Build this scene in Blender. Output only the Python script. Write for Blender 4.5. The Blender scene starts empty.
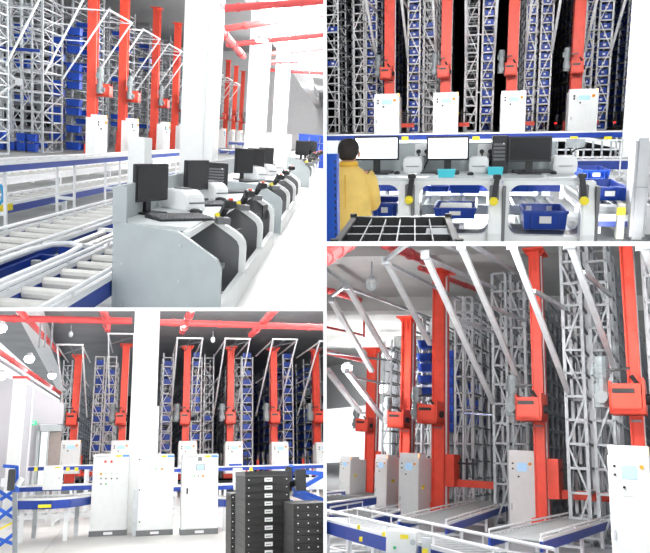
import bpy, bmesh, math, random
from mathutils import Vector as V, Matrix as MX
random.seed(4)
F=700.0; CX,CY=325.0,276.5
SC=bpy.context.scene; COL=SC.collection
PI=math.pi
# ---------------------------------------------------------------- materials
MT={}
def mat(n,c,r=.5,m=0.0,noise=.06,scale=6.0,emit=0,bump=0.0,ecol=None):
    if n in MT: return MT[n]
    t=bpy.data.materials.new(n); t.use_nodes=True; nt=t.node_tree; b=nt.nodes['Principled BSDF']
    b.inputs['Roughness'].default_value=r; b.inputs['Metallic'].default_value=m
    tc=nt.nodes.new('ShaderNodeTexCoord'); nz=nt.nodes.new('ShaderNodeTexNoise'); nz.inputs['Scale'].default_value=scale; nz.inputs['Detail'].default_value=4
    nt.links.new(tc.outputs['Object'],nz.inputs['Vector'])
    cr=nt.nodes.new('ShaderNodeValToRGB'); e=cr.color_ramp.elements
    e[0].position=.3; e[1].position=.7
    e[0].color=tuple(max(0,x*(1-noise)) for x in c)+(1,); e[1].color=tuple(min(1,x*(1+noise)) for x in c)+(1,)
    nt.links.new(nz.outputs['Fac'],cr.inputs['Fac']); nt.links.new(cr.outputs['Color'],b.inputs['Base Color'])
    if bump:
        bp=nt.nodes.new('ShaderNodeBump'); bp.inputs['Strength'].default_value=bump; nt.links.new(nz.outputs['Fac'],bp.inputs['Height']); nt.links.new(bp.outputs['Normal'],b.inputs['Normal'])
    if emit:
        b.inputs['Emission Color'].default_value=(ecol or c)+(1,); b.inputs['Emission Strength'].default_value=emit
    MT[n]=t; return t
WHITE=mat('white_enamel',(.86,.87,.86),.45,0,.02)
CAB=mat('cabinet_enamel',(.8,.82,.81),.4,0,.03)
PLAST=mat('white_plaster',(.86,.87,.88),.8,0,.03,2)
RED=mat('orange_red_paint',(.80,.075,.04),.45,0,.10,3)
PIPE=mat('red_pipe_paint',(.62,.07,.07),.5,0,.1,3)
STEEL=mat('galvanised_steel',(.50,.53,.55),.5,.3,.15,5)
STEELD=mat('dull_and_shade_steel',(.27,.29,.31),.6,.2,.2,4)  # dull steel of small parts; on deep rack frames it paints in shade
STRUT=mat('light_steel',(.82,.84,.85),.5,.0,.08,4)
BLUE=mat('blue_plastic',(.008,.06,.42),.4,0,.15,4)
BLUED=mat('blue_beam_paint',(.006,.04,.30),.4,0,.1,4)
RAIL=mat('aluminium_rail',(.78,.79,.80),.4,.1,.05,5)
ROLL=mat('roller_zinc',(.58,.57,.54),.4,.15,.1,8)
GREY=mat('desk_grey',(.40,.44,.45),.55,0,.05,5)
DESKT=mat('desk_top_light',(.66,.69,.69),.5,0,.03,5)
DARK=mat('dark_plastic',(.018,.019,.021),.4,0,.2,6)
DGREY=mat('dark_grey_panel',(.16,.165,.17),.6,0,.1,5)
MOTOR=mat('motor_grey',(.25,.28,.29),.5,.2,.15,7)
YEL=mat('yellow_sticker',(.85,.70,.02),.5,0,.03)
ORG=mat('orange_button',(.9,.33,.02),.4,0,.03)
GRN=mat('green_button',(.05,.5,.15),.4,0,.03)
LBL=mat('label_paper',(.85,.86,.86),.7,0,.03)
SCR=mat('panel_screen',(.35,.55,.75),.3,0,.05,emit=.35)
SCRW=mat('lit_monitor_screen',(.9,.93,1.0),.3,0,.01,emit=1.6)
SCRD=mat('dark_screen',(.008,.009,.011),.15,0,.05)
CYAN=mat('cyan_plastic',(.07,.62,.72),.4,0,.05)
BLK=mat('depth_shade_black',(.006,.006,.007),.9,0,.1)  # backdrop black, paints in the unlit depth behind the racks
def mx(n,c,**k): return mat(n,c,**k)
# ---------------------------------------------------------------- rooms
class Room:
    def __init__(s,name,vp,h,roll,clip):
        s.name=name; s.h=h; s.vp=vp
        d=V(((vp[0]-CX)/F,1,-(vp[1]-CY)/F)).normalized()
        a=math.radians(roll)
        e=V((math.cos(a),0,-math.sin(a)))
        x=(e-e.dot(d)*d).normalized(); z=x.cross(d)
        s.R=MX((x,d,z)).transposed().to_4x4()
        s.M=s.R@MX.Translation((0,0,-h))
        s.Mi=s.M.inverted(); s.clip=clip
    def P(s,u,v,X=None,Y=None,Z=None):
        r=s.R.to_3x3().transposed()@V(((u-CX)/F,1,-(v-CY)/F))
        if Y is not None: t=Y/r.y
        elif Z is not None: t=(Z-s.h)/r.z
        else: t=X/r.x
        p=r*t; return V((p.x,p.y,p.z+s.h))
    def px(s,p):
        q=s.M@V(p); return (CX+F*q.x/q.y, CY-F*q.z/q.y)
ROOM={}
OBJS=[]   # (obj, room)
# ---------------------------------------------------------------- mesh builder
class MB:
    def __init__(s): s.v=[]; s.f=[]
    def add(s,vs,fs):
        n=len(s.v); s.v+= [tuple(p) for p in vs]; s.f+=[tuple(n+i for i in f) for f in fs]; return s
    def box(s,x0,x1,y0,y1,z0,z1):
        return s.add([(x0,y0,z0),(x1,y0,z0),(x1,y1,z0),(x0,y1,z0),(x0,y0,z1),(x1,y0,z1),(x1,y1,z1),(x0,y1,z1)],
              [(0,3,2,1),(4,5,6,7),(0,1,5,4),(1,2,6,5),(2,3,7,6),(3,0,4,7)])
    def bar(s,p,q,w,h=None):
        h=h or w; p=V(p); q=V(q); d=(q-p).normalized()
        u=V((0,0,1)) if abs(d.z)<.9 else V((0,1,0))
        a=d.cross(u).normalized()*w/2; b=a.cross(d).normalized()*h/2
        vs=[p-a-b,p+a-b,p+a+b,p-a+b,q-a-b,q+a-b,q+a+b,q-a+b]
        return s.add(vs,[(0,3,2,1),(4,5,6,7),(0,1,5,4),(1,2,6,5),(2,3,7,6),(3,0,4,7)])
    def cyl(s,p,q,r,n=12,r2=None):
        r2=r if r2 is None else r2; p=V(p); q=V(q); d=(q-p).normalized()
        u=V((0,0,1)) if abs(d.z)<.9 else V((0,1,0))
        a=d.cross(u).normalized(); b=a.cross(d)
        vs=[];
        for i in range(n):
            t=2*PI*i/n; o=a*math.cos(t)+b*math.sin(t); vs.append(p+o*r)
        for i in range(n):
            t=2*PI*i/n; o=a*math.cos(t)+b*math.sin(t); vs.append(q+o*r2)
        fs=[(i,i+n,(i+1)%n+n,(i+1)%n) for i in range(n)]
        fs+= [tuple(range(n)),tuple(range(2*n-1,n-1,-1))]
        return s.add(vs,fs)
    def tube(s,pts,r,n=8):
        for a,b in zip(pts[:-1],pts[1:]): s.cyl(a,b,r,n)
        return s
    def loft(s,rings,cap=True):
        n=len(rings[0]); vs=[p for r in rings for p in r]; fs=[]
        for k in range(len(rings)-1):
            for i in range(n):
                fs.append((k*n+i,k*n+(i+1)%n,(k+1)*n+(i+1)%n,(k+1)*n+i))
        if cap: fs+=[tuple(range(n-1,-1,-1)),tuple(range((len(rings)-1)*n,len(rings)*n))]
        return s.add(vs,fs)
    def prism(s,poly,ax,t0,t1):   # poly in the two other axes, extruded along ax
        def m(a,b,t): return (t,a,b) if ax=='x' else ((a,t,b) if ax=='y' else (a,b,t))
        return s.loft([[m(a,b,t0) for a,b in poly],[m(a,b,t1) for a,b in poly]])
    def mesh(s,name,m,bevel=0,smooth=False):
        me=bpy.data.meshes.new(name); me.from_pydata(s.v,[],s.f)
        bm=bmesh.new(); bm.from_mesh(me)
        bmesh.ops.recalc_face_normals(bm,faces=bm.faces)
        if bevel:
            es=[e for e in bm.edges if len(e.link_faces)==2 and e.calc_face_angle(0)>.6]
            bmesh.ops.bevel(bm,geom=es,offset=bevel,segments=2,affect='EDGES',clamp_overlap=True)
        bm.to_mesh(me); bm.free()
        if smooth:
            for p in me.polygons: p.use_smooth=True
        me.materials.append(m); return me
    def part(s,name,m,par,bevel=0,smooth=False,label=None,loc=None,kind=None):
        o=bpy.data.objects.new(name,s.mesh(name,m,bevel,smooth)); COL.objects.link(o); o.parent=par
        if loc: o.location=loc
        if label: o['label']=label
        if kind: o['kind']=kind
        return o
    def solo(s,name,m,room,label,cat,group=None,bevel=0,smooth=False,kind=None,loc=(0,0,0),rot=0):
        o=bpy.data.objects.new(name,s.mesh(name,m,bevel,smooth)); COL.objects.link(o)
        o.matrix_world=room.M@MX.Translation(loc)@MX.Rotation(rot,4,'Z')
        tag(o,label,cat,group,kind); OBJS.append((o,room)); return o
    def struct(s,name,m,room,loc=(0,0,0)):
        o=bpy.data.objects.new(name,s.mesh(name,m)); COL.objects.link(o)
        o.matrix_world=(room.M if room else MX())@MX.Translation(loc); o['kind']='structure'; OBJS.append((o,room)); return o
def tag(o,label,cat,group=None,kind=None):
    if label: o['label']=label
    if cat: o['category']=cat
    if group: o['group']=group
    if kind: o['kind']=kind
def thing(name,label,cat,room,loc,rot=0,group=None):
    o=bpy.data.objects.new(name,None); o.empty_display_size=.2; COL.objects.link(o)
    o.matrix_world=room.M@MX.Translation(loc)@MX.Rotation(rot,4,'Z'); tag(o,label,cat,group); OBJS.append((o,room)); return o
KIDS={}
def copytree(o,room,label,loc,rot=0,group=None):
    c=o.copy(); COL.objects.link(c); c.matrix_world=room.M@MX.Translation(loc)@MX.Rotation(rot,4,'Z')
    c['label']=label
    if group: c['group']=group
    OBJS.append((c,room))
    def rec(a,b):
        for ch in [x for x in a.children]:
            d=ch.copy(); COL.objects.link(d); d.parent=b; rec(ch,d)
    rec(o,c); return c
def B(x0,x1,y0,y1,z0,z1): return MB().box(x0,x1,y0,y1,z0,z1)
ORD=['bottom','second','third','fourth','fifth','sixth','seventh','eighth','ninth','tenth','eleventh','twelfth','thirteenth','fourteenth','fifteenth','sixteenth','seventeenth','eighteenth','nineteenth','twentieth','twenty-first','twenty-second','twenty-third','twenty-fourth','twenty-fifth','twenty-sixth','twenty-seventh','twenty-eighth']
# ---------------------------------------------------------------- components
def cabinet(room,loc,rot,w,d,h,label,style='crane',group=None):
    t=thing('control_cabinet',label,'cabinet',room,loc,rot,group)
    B(-w/2,w/2,0,d,.0,h).part('body',CAB,t,bevel=.02)
    if style=='crane':
        cp_=B(-w*.49,w*.49,-.012,0,h*.66,h*.985).part('control_panel',CAB,t,bevel=.004)
        dr_=B(-w*.49,w*.49,-.012,0,.02,h*.645).part('door',CAB,t,bevel=.004)
        B(-w*.17,w*.2,-.03,-.012,h*.8,h*.91).part('screen',SCR,cp_)
        for bx_,zz in ((-.33,.9),(-.33,.83),(-.12,.73)): MB().cyl((w*bx_,-.012,h*zz),(w*bx_,-.05,h*zz),w*.035,8).part('button',DARK,cp_)
        MB().cyl((w*.32,-.012,h*.9),(w*.32,-.06,h*.9),w*.055,10).part('emergency_button',ORG,cp_)
        MB().box(-w*.42,-w*.38,-.04,-.012,h*.3,h*.38).part('handle',STEEL,dr_)
        B(-w*.48,w*.48,.03,d*.55,h,h*1.075).part('cable_duct',LBL,t)
        MB().box(w*.5,w*.5+.02,d*.25,d*.4,h*.5,h*.56).part('warning_label',YEL,t,label='yellow warning label')
        MB().cyl((w*.44,.08,h),(w*.44,.08,h*1.07),w*.05,10).part('beacon',mat('amber_beacon',(1,.35,.05),.3,emit=6),t,label='lit amber beacon')
    else:
        B(-w/2-.01,w/2+.01,-.015,d,0,.13).part('plinth',DGREY,t)
        B(-w*.12,w*.12,-.022,-.015,.035,.095).part('nameplate',LBL,t)
        B(-w*.485,w*.485,-.015,0,.14,h-.02).part('door',CAB,t,bevel=.004)
        B(w*.12,w*.28,-.02,-.015,h*.955,h*.98).part('yellow_label',YEL,t)
        B(w*.3,w*.48,-.02,-.015,h*.955,h*.98).part('blue_label',mat('sky_blue_label',(.1,.35,.8),.5),t)
        B(-w*.42,-w*.1,-.02,-.015,h*.955,h*.975).part('grey_label',mat('pale_label',(.6,.62,.64),.5),t)
    return t
def crane(room,loc,rot,U,H,label,w=.27,d=.3,flange=True,box=True,zs=0.0,mh=1.0,cz=.15,arm=.5,bw=.78):
    # U is the unit: height of the control cabinet
    t=thing('stacker_crane',label,'crane',room,loc,rot)
    w*=U; d*=U
    m=MB().box(-w*.38,w*.38,0,d,0,H).box(-w/2,-w*.38,-.03*U,d+.02,0,H).box(w*.38,w/2,-.03*U,d+.02,0,H)
    m.part('mast',RED,t)
    s=MB().box(w*.5,w*.56,d*.3,d*.5,0,H); s.part('guide_strip',STRUT,t)
    if flange:
        f=MB().box(-w*.95,w*.95,-d*.4,d*1.4,H,H+.03*U)
        for k in (-1,1): f.prism([(k*w*.5,H),(k*w*.93,H),(k*w*.5,H-w*.5)],'y',d*.2,d*.3)
        f.box(-w*.12,w*.12,-.04*U,-.02*U,H-.28*U,H-.1*U)
        f.part('top_flange',RED,t)
    if box:
        z0=(1.55+zs)*U; z1=(1.87+zs)*U
        b=MB().box(-.27*bw*U,.1*bw*U,-.42*U,-.39*U,z0,z1*.985).box(-.27*bw*U,.14*bw*U,-.42*U,-.03*U,z0,z0+.05*U)
        b.box(-.27*bw*U,-.24*bw*U,-.42*U,-.03*U,z0,z1).box(.11*bw*U,.14*bw*U,-.42*U,-.03*U,z0,z1+.03*U).box(-.24*bw*U,.11*bw*U,-.2*U,-.03*U,z0,z1-.03*U)
        dh_=b.part('drive_housing',RED,t)
        B(-.23*bw*U,.02*U,-.426*U,-.42*U,z0+.2*U,z0+.245*U).part('gap_shade_strip',DARK,dh_); B(-.23*bw*U,.1*U,-.37*U,-.21*U,z1-.05*U,z1-.03*U).part('recess_shade',DARK,dh_)  # dark pieces painted in for the shade of the gap and open top
        bl=MB()
        for i in range(4): bl.cyl((-w*.3+i*w*.2,-.035*U,z0-.05*U),(-w*.3+i*w*.2,-.05*U,z0-.05*U),.014*U,6)
        bl.part('bolt',STEELD,dh_)
        def Z(q): return (q+zs if q<1.88 else 1.88+zs+(q-1.88)*mh)*U
        mx_,my_=-(.27*bw+.08)*U,-.2*U
        mo=MB().cyl((mx_,my_,Z(1.62)),(mx_,my_,Z(1.86)),.085*U,14).cyl((mx_,my_,Z(1.86)),(mx_,my_,Z(1.94)),.06*U,10)
        mo.cyl((mx_,my_,Z(1.94)),(mx_,my_,Z(2.26)),.075*U,14).cyl((mx_,my_,Z(2.26)),(mx_,my_,Z(2.31)),.07*U,14)
        mo.box(mx_-.1*U,mx_,-.27*bw*U,-.13*U,Z(2.0),Z(2.15)).cyl((mx_,my_,Z(1.74)),(-.15*bw*U,my_,Z(1.74)),.07*U,12)
        mo.cyl((mx_,-.33*U,Z(1.72)),(mx_,my_,Z(1.72)),.065*U,12)
        for i in range(6): mo.cyl((mx_,my_,Z(1.97+.045*i)),(mx_,my_,Z(1.985+.045*i)),.085*U,14)
        mo.part('gear_motor',MOTOR,t)
        lv=MB().bar((.0,-.43*U,Z(1.86)+.1*U*mh),(.1*U,-.36*U,Z(1.76)),.03*U).bar((-.25*U,-.25*U,Z(2.06)),(-.02*U,-.25*U,Z(2.1)),.025*U)
        lv.part('lever_arm',DARK,dh_)
        MB().cyl((.14*bw*U,-.25*U,Z(1.7)),(.14*bw*U+.05*U,-.25*U,Z(1.7)),.055*U,10).part('shaft_end',DARK,dh_)
    # lower carriage with fork
    c=MB().box(w*.55,w*.55+.14*U,d*.2,d*1.6,cz*U,(cz+.5)*U).box(w*.5,w*.5+arm*U,d*.9,d*1.25,cz*U,(cz+.11)*U).box(-w*.9,-w*.5,-.05,d*1.2,.0,.25*U)
    c.part('lift_carriage',RED,t)
    g=MB()
    for i in range(3): g.box(w*.5+(.18+.1*i)*U,w*.5+(.21+.1*i)*U,d*.95,d*1.1,(cz+.12)*U,(cz+.45)*U)
    g.box(w*.5+.15*U,w*.5+.45*U,d*.95,d*1.1,(cz+.35)*U,(cz+.38)*U); g.part('fork_head',DARK,t)
    return t
RK=[0]
def rack(room,loc,rot,w,L,H,label,bays=8,lev=.42,post=.055,zig=2,col=None,braces=True,back=True,deep_shade_col=None):
    col=col or STEEL; deep_shade_col=deep_shade_col or STEELD  # same steel, darker colour on deep frames paints in the shade
    t=thing('storage_rack',label,'rack',room,loc,rot)
    n=int(H/lev)
    f=MB()
    for x in (0,w): f.box(x-post/2,x+post/2,0,post,0,H)
    for k in range(n+1): f.box(0,w,.01,.01+post*.6,k*lev,k*lev+post*.75)
    for k in range(0,n//zig):
        a,b=(0,w) if k%2==0 else (w,0)
        f.bar((a,-.01,k*zig*lev),(b,-.01,(k+1)*zig*lev),post*.6,post*.45)
    f.part('front_frame',col,t)
    dy=L/bays
    for i in range(1,bays+1):
        g=MB()
        for x in (0,w): g.box(x-post/2,x+post/2,i*dy,i*dy+post,0,H)
        for k in range(0,n+1,2 if i>1 else 1): g.box(0,w,i*dy,i*dy+post*.5,k*lev,k*lev+post*.7)
        for k in range(0,n//3):
            a,b=(0,w) if (k+i)%2==0 else (w,0)
            g.bar((a,i*dy,k*3*lev),(b,i*dy,(k*3+3)*lev),post*.5)
        g.part('upright_frame',col if i<3 else deep_shade_col,t)
    r=MB()
    for k in range(n+1):
        for x in (0,w): r.box(x-post*.3,x+post*.3,0,L,k*lev,k*lev+post*.8)
    r.part('shelf_rails',deep_shade_col,t)
    # diagonal bracing on the long faces
    if braces:
        g=MB()
        for i in range(0,min(bays,4)):
            for k in range(0,n-3,4):
                if (i+k//4)%2==0: g.bar((0,i*dy,k*lev),(0,(i+1)*dy,(k+4)*lev),post*.4)
        g.part('side_brace',deep_shade_col,t)
    return t
def tote_mesh(w,d,h,name='tote',m=None):
    m_=m or BLUE; b=MB(); t=.06*w; 
    z1=h
    o=[(-w/2,-d/2),(w/2,-d/2),(w/2,d/2),(-w/2,d/2)]
    def ring(s,z): return [(x*s,y*s,z) for x,y in o]
    b.loft([ring(.9,0),ring(.96,h*.86),ring(1.0,h*.86),ring(1.0,h),ring(.92,h),ring(.84,h*.08)])
    for k in (-1,1):
        b.box(k*w*.3-.01*w,k*w*.3+.01*w,-d*.495,-d*.46,.05*h,.86*h)
    return b.mesh(name,m_)
TM={}
def tote(room,loc,rot,w,d,h,label,group=None,lab=True,mat_=None,key=None,name='tote'):
    key=(round(w,3),round(d,3),round(h,3),(mat_ or BLUE).name)
    if key not in TM:
        me=tote_mesh(w,d,h,name,mat_); TM[key]=(me,B(-w*.13,w*.13,-d*.5-.012,-d*.5+.0,h*.35,h*.72).mesh('label',LBL))
    me,lm=TM[key]
    o=bpy.data.objects.new(name,me); COL.objects.link(o); o.matrix_world=room.M@MX.Translation(loc)@MX.Rotation(rot,4,'Z')
    tag(o,label,'tote',group); OBJS.append((o,room))
    if lab:
        c=bpy.data.objects.new('paper_label',lm); COL.objects.link(c); c.parent=o
    return o
def rack_totes(room,loc,rot,w,lev,n,desc,group,prob=.9,d=.6,skip=0,only=None,lab=False,y=.1):
    for k in range(n):
        if only is not None:
            if k not in only: continue
        elif random.random()>prob: continue
        M2=MX.Translation(loc)@MX.Rotation(rot,4,'Z')@MX.Translation((w/2,y+d/2,k*lev+.05))
        p=M2.translation
        tote(room,p,rot,w*.8,d,lev*.62,'blue tote %s from bottom in %s'%(ORD[k] if k else 'lowest',desc) if k else 'lowest blue tote in %s'%desc,group,lab=lab)
def conveyor(room,p0,p1,w,label,z=None,legs=2,roller=.3,rr=.03,beam=.14,blue=True,group=None,rails=True,legh=None,name='roller_conveyor',guard=False,bcol=None,rollers=True,lw=.04,rmat=None,gh=.16):
    RL=rmat or RAIL
    p0=V(p0); p1=V(p1); d=p1-p0; L=V((d.x,d.y)).length; rot=math.atan2(d.y,d.x); z0=p0.z
    # local: x along, y across (left), origin at p0 on the floor
    t=thing(name,label,'conveyor',room,(p0.x,p0.y,0),rot,group)
    dz=p1.z-p0.z
    for s in (-1,1):
        y=s*w/2
        m=MB().box(0,L,y-.02,y+.02,z0-beam,z0-.01); m.part('side_beam',(BLUED if blue else RL),t)
        m=MB().box(0,L,y-.03,y+.03,z0-.01,z0+.035); m.part('side_rail',RL,t)
        if guard:
            g=MB().tube([(0,y,z0+gh),(L,y,z0+gh)],.022,8)
            k=0
            while k<L: g.cyl((k,y,z0),(k,y,z0+gh),.012,6); k+=1.2
            g.part('guide_rail',RL,t)
    if rollers:
        rm=MB().cyl((0,-w/2+.03,0),(0,w/2-.03,0),rr,10).mesh('roller',ROLL,smooth=False)
        k=roller/2; c=0
        while k<L and c<100:
            o=bpy.data.objects.new('roller',rm); COL.objects.link(o); o.parent=t; o.location=(k,0,z0-rr*.4); k+=roller; c+=1
    for i in range(legs):
        x=L*(i+.5)/legs
        for s in (-1,1): B(x-lw,x+lw,s*w/2-lw*.8,s*w/2+lw*.8,0,z0-beam).part('leg',RL,t)
        B(x-.03,x+.03,-w/2,w/2,z0*.3,z0*.3+.05).part('cross_bar',RL,t)
    return t
def support_frame(room,loc,rot,w,out,zl,zt,label,t_=.07,over=0):
    # local x across the aisle, -y out of the rack front
    t=thing('roof_truss',label,'truss',room,loc,rot)
    for x in (0,w):
        MB().bar((x,0,zl),(x,-out,zt),t_).part('diagonal_strut',STRUT,t)
        MB().bar((x,0,zt-.05),(x,-out,zt-.05),t_*.8).part('top_bar',STRUT,t)
        if zt-zl>2: MB().bar((x,0,(zl+zt)/2+.15),(x,-out*.5,(zl+zt)/2+.15),t_*.7).part('tie_bar',STRUT,t)
    MB().bar((-.05,-out,zt),(w+.05,-out,zt),t_*1.1).part('front_bar',STRUT,t)
    MB().bar((0,-out*.5,zt-.05),(w,-out*.9,zt-.05),t_*.5).bar((w*.5,-out,zt-.05),(w*.5,-out*.3,zt-.05),t_*.6).part('rail_hanger',STEELD,t)
    return t
def cage_lamp(room,loc,s,label):
    t=thing('caged_lamp',label,'lamp',room,loc)
    MB().cyl((0,0,0),(0,0,.5*s),.03*s,8).part('hanging_rod',STEELD,t)
    MB().cyl((0,0,-.1*s),(0,0,0),.16*s,12,.09*s).part('cap',STEELD,t)
    r=[[(rr*math.cos(2*PI*i/12),rr*math.sin(2*PI*i/12),z) for i in range(12)] for rr,z in ((.13*s,-.1*s),(.15*s,-.25*s),(.12*s,-.4*s),(.04*s,-.47*s))]
    MB().loft(r).part('glass_globe',mat('lamp_glass',(.5,.52,.5),.3,emit=.05),t,smooth=True)
    c=MB()
    for i in range(8):
        a=2*PI*i/8; c.tube([(.17*s*math.cos(a),.17*s*math.sin(a),-.08*s),(.19*s*math.cos(a),.19*s*math.sin(a),-.28*s),(.1*s*math.cos(a),.1*s*math.sin(a),-.48*s),(0,0,-.52*s)],.012*s,5)
    for rr,z in ((.19*s,-.28*s),(.17*s,-.4*s)):
        c.tube([(rr*math.cos(2*PI*i/12),rr*math.sin(2*PI*i/12),z) for i in range(13)],.012*s,5)
    c.part('wire_cage',STEEL,t)
    return t
def pipe(room,p,q,r,label,col=None,clamps=3):
    p=V(p); q=V(q); t=thing('fire_pipe',label,'pipe',room,p)
    e=q-p; MB().cyl((0,0,0),e,r,14).part('pipe_run',col or PIPE,t,smooth=False)
    for i in range(clamps):
        c=e*((i+.5)/clamps); dd=e.normalized()*r*.5; MB().cyl(c-dd,c+dd,r*1.2,14).part('coupling',col or PIPE,t)
    return t
# ================================================================ ROOM TL (packing desks beside the shuttle warehouse)
TL=Room("TL",(338,141),1.65,4.5,[('x',324,-1),('y',307.5,-1)])
TR=Room('TR',(478,120),1.75,-1.0,[('x',326,1),('y',241.5,-1)])
BL=Room('BL',(140,468),1.6,-1.5,[('x',324,-1),('y',311,1)])
BR=Room('BR',(488,456),1.9,2.5,[('x',326,1),('y',246,1)])
FLW=mat('white_floor',(.74,.74,.72),.6,0,.06,1.2)
FLG=mat('grey_floor',(.42,.43,.42),.7,0,.08,1.5)
def floor(room,name,x0,x1,y0,y1,z=0,m=None):
    return B(x0,x1,y0,y1,z-.1,z).struct(name,m or FLW,room)
R=TL
floor(R,'floor',-60,8,2,140,0,mat('dull_grey_floor',(.26,.27,.26),.7,0,.12,1.5))
B(-2.2,7.9,2.1,130,0,.012).struct('floor_walkway',FLW,R)
for yy in (11.8,21,30.5): B(-1,7.9,yy,yy+.05,.012,.016).struct('trim_floor_joint',mat('joint_grey',(.5,.5,.5),.8),R)
# ---- the three packing desks
def pack_desk(room,y0,y1,n,label,skew=.5,xf=-.86,xb=-1.88,side_x=None,ztop=.81):
    """desk runs along y; front plane x=xf faces the walkway; n stations"""
    t=thing('packing_desk',label,'desk',room,(xf,y0,0))
    bx=xb-xf                                     # negative
    fx=-.36                                      # where the top turns into the slope
    # near end panel (slightly splayed)
    prof=[(0,0),(0,.56),(-.04,.63),(fx,ztop-.02),(fx-.05,ztop),(bx,ztop),(bx,0)]
    rings=[]
    for th in (0,.06):
        rings.append([(x,-x/(-bx)*0+skew*(x/bx)+th,z) for x,z in prof])
    MB().loft(rings).part('end_panel',GREY,t)
    s=MB()
    for zz in (.08,.4,.7): s.cyl((fx*1.05,skew*fx/bx-.008,zz),(fx*1.05,skew*fx/bx+.01,zz),.012,6)
    for zz in (.08,.45,.8): s.cyl((bx*.93,skew*.93-.008,zz),(bx*.93,skew*.93+.01,zz),.012,6)
    s.part('screw',STEEL,t)
    L=y1-y0
    B(bx,fx,skew,L,ztop-.035,ztop).part('worktop',DESKT,t)
    B(bx-.02,bx+.02,skew,L,0.0,1.12).part('back_panel',GREY,t)
    B(bx-.02,bx+.1,skew-.02,skew+.02,ztop,1.12).part('back_panel',GREY,t)
    prof2=[(0,0),(0,.56),(-.04,.63),(fx,ztop-.02),(fx-.05,ztop),(bx,ztop),(bx,0)]
    MB().loft([[(x,L-.06,z) for x,z in prof2],[(x,L,z) for x,z in prof2]]).part('end_panel',GREY,t)
    # front plate under the openings
    B(-.03,0,.05,L-.03,0,.2).part('front_plate',CAB,t)
    st=L/n
    for i in range(n):
        a=i*st; b=(i+1)*st
        # rounded light frame of each opening: post on the far side, sloped head
        arc=[]
        for k in range(7):
            q=PI/2*k/6; arc.append((-.06-.14*(1-math.sin(q))*0, 0))
        yb=b-.1
        P=[(0,.2),(0,.5),(-.01,.56),(-.05,.62),(-.12,.67),(fx,ztop-.01),(fx,ztop-.06),(-.14,.61),(-.09,.57),(-.065,.52),(-.06,.45),(-.06,.2)]
        MB().loft([[(x,yb-.03,z) for x,z in P],[(x,yb+.09,z) for x,z in P]]).part('opening_frame',CAB,t)
        Q=[(-.06,.03),(-.06,.45),(-.09,.57),(-.14,.61),(fx,ztop-.06),(fx-.28,ztop-.06),(fx-.28,.03)]
        MB().loft([[(x,yb+.0,z) for x,z in Q],[(x,yb+.05,z) for x,z in Q]]).part('divider_panel',DGREY,t)
        P2=[(-.0,.2),(-.0,.26),(-.06,.26),(-.06,.2)]
        MB().bar((-.03,a+.05,.22),(-.03,b-.1,.22),.06,.05).part('opening_sill',CAB,t)
        MB().bar((fx,a+.3,ztop-.04),(fx,b-.05,ztop-.04),.05,.06).part('opening_head',CAB,t)
    g=MB()
    for k in range(3): g.bar((-.25-.3*k,skew+.1,.3),(-.25-.3*k,L-.1,.3),.05)
    k=.5+skew
    while k<L-.2: g.bar((-.2,k,.31),(-.9,k,.31),.05); k+=.5
    g.part('inner_roller_rack',STEEL,t)
    return t
pack_desk(TL,5.55,10.5,3,'light grey packing desk nearest in the upper left view, three curved scanner openings')
pack_desk(TL,11.9,18.0,3,'second light grey packing desk, behind the nearest one in upper left view',xb=-2.2)
pack_desk(TL,24,31,2,'third grey packing desk at far end of the walkway, upper left view',xb=-1.7,ztop=1.0)
def monitor(room,loc,rot,w,h,label,screen=None,base=True,group=None):
    t=thing('computer_monitor',label,'monitor',room,loc,rot,group)
    zb=.12*w/.5
    B(-w/2,w/2,0,.045,zb,zb+h).part('bezel',DARK,t,bevel=.006)
    B(-w/2+.02,w/2-.02,-.004,0,zb+.025,zb+h-.02).part('screen',screen or SCRD,t)
    B(-.04,.04,.045,.08,.02,zb+h*.5).part('stand_neck',DARK,t)
    B(-w*.28,w*.28,-.08,.16,0,.02).part('stand_foot',DARK,t,bevel=.005)
    return t
def keyboard(room,loc,rot,label,w=.42,d=.15):
    t=thing('keyboard',label,'keyboard',room,loc,rot)
    MB().prism([(-d/2,0),(d/2,0),(d/2,.03),(-d/2,.015)],'x',-w/2,w/2).part('case',DARK,t)
    k=MB()
    for r in range(5):
        for c in range(14):
            x=-w/2+.02+c*(w-.04)/14; y=-d/2+.012+r*(d-.02)/5; z=.017+r*.003
            k.box(x,x+(w-.04)/14*.8,y,y+(d-.02)/5*.78,z,z+.012)
    k.part('keys',DGREY,t); return t
def mouse(room,loc,rot,label,s=1.0):
    r=[]
    for z,k in ((0,.9),(.015,1),(.028,.75),(.034,.35)):
        r.append([(.035*k*s*math.cos(2*PI*i/12),.06*k*s*math.sin(2*PI*i/12),z*s) for i in range(12)])
    return MB().loft(r).solo('computer_mouse',DARK,room,label,'mouse',loc=loc,rot=rot,smooth=True)
def printer(room,loc,rot,s,label,l=1.0):
    t=thing('label_printer',label,'printer',room,loc,rot)
    pr=[(-.14,0),(.14,0),(.15,.04),(.15,.13),(.11,.18),(-.08,.19),(-.14,.14),(-.15,.04)]
    MB().prism([(a*s*l,b*s) for a,b in pr],'x',-.11*s,.11*s).part('body',LBL,t,bevel=.012*s); t=t.children[0]
    B(-.09*s,.09*s,-.152*s*l,-.14*s*l,.07*s,.082*s).part('paper_slot',DGREY,t)
    B(-.05*s,.05*s,-.06*s*l,.05*s*l,.185*s,.2*s).part('lid_latch',DGREY,t,bevel=.003)
    MB().cyl((.112*s,-.02*s,.1*s),(.105*s,-.02*s,.1*s),.012*s,8).part('button',DGREY,t)
    return t.parent
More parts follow.
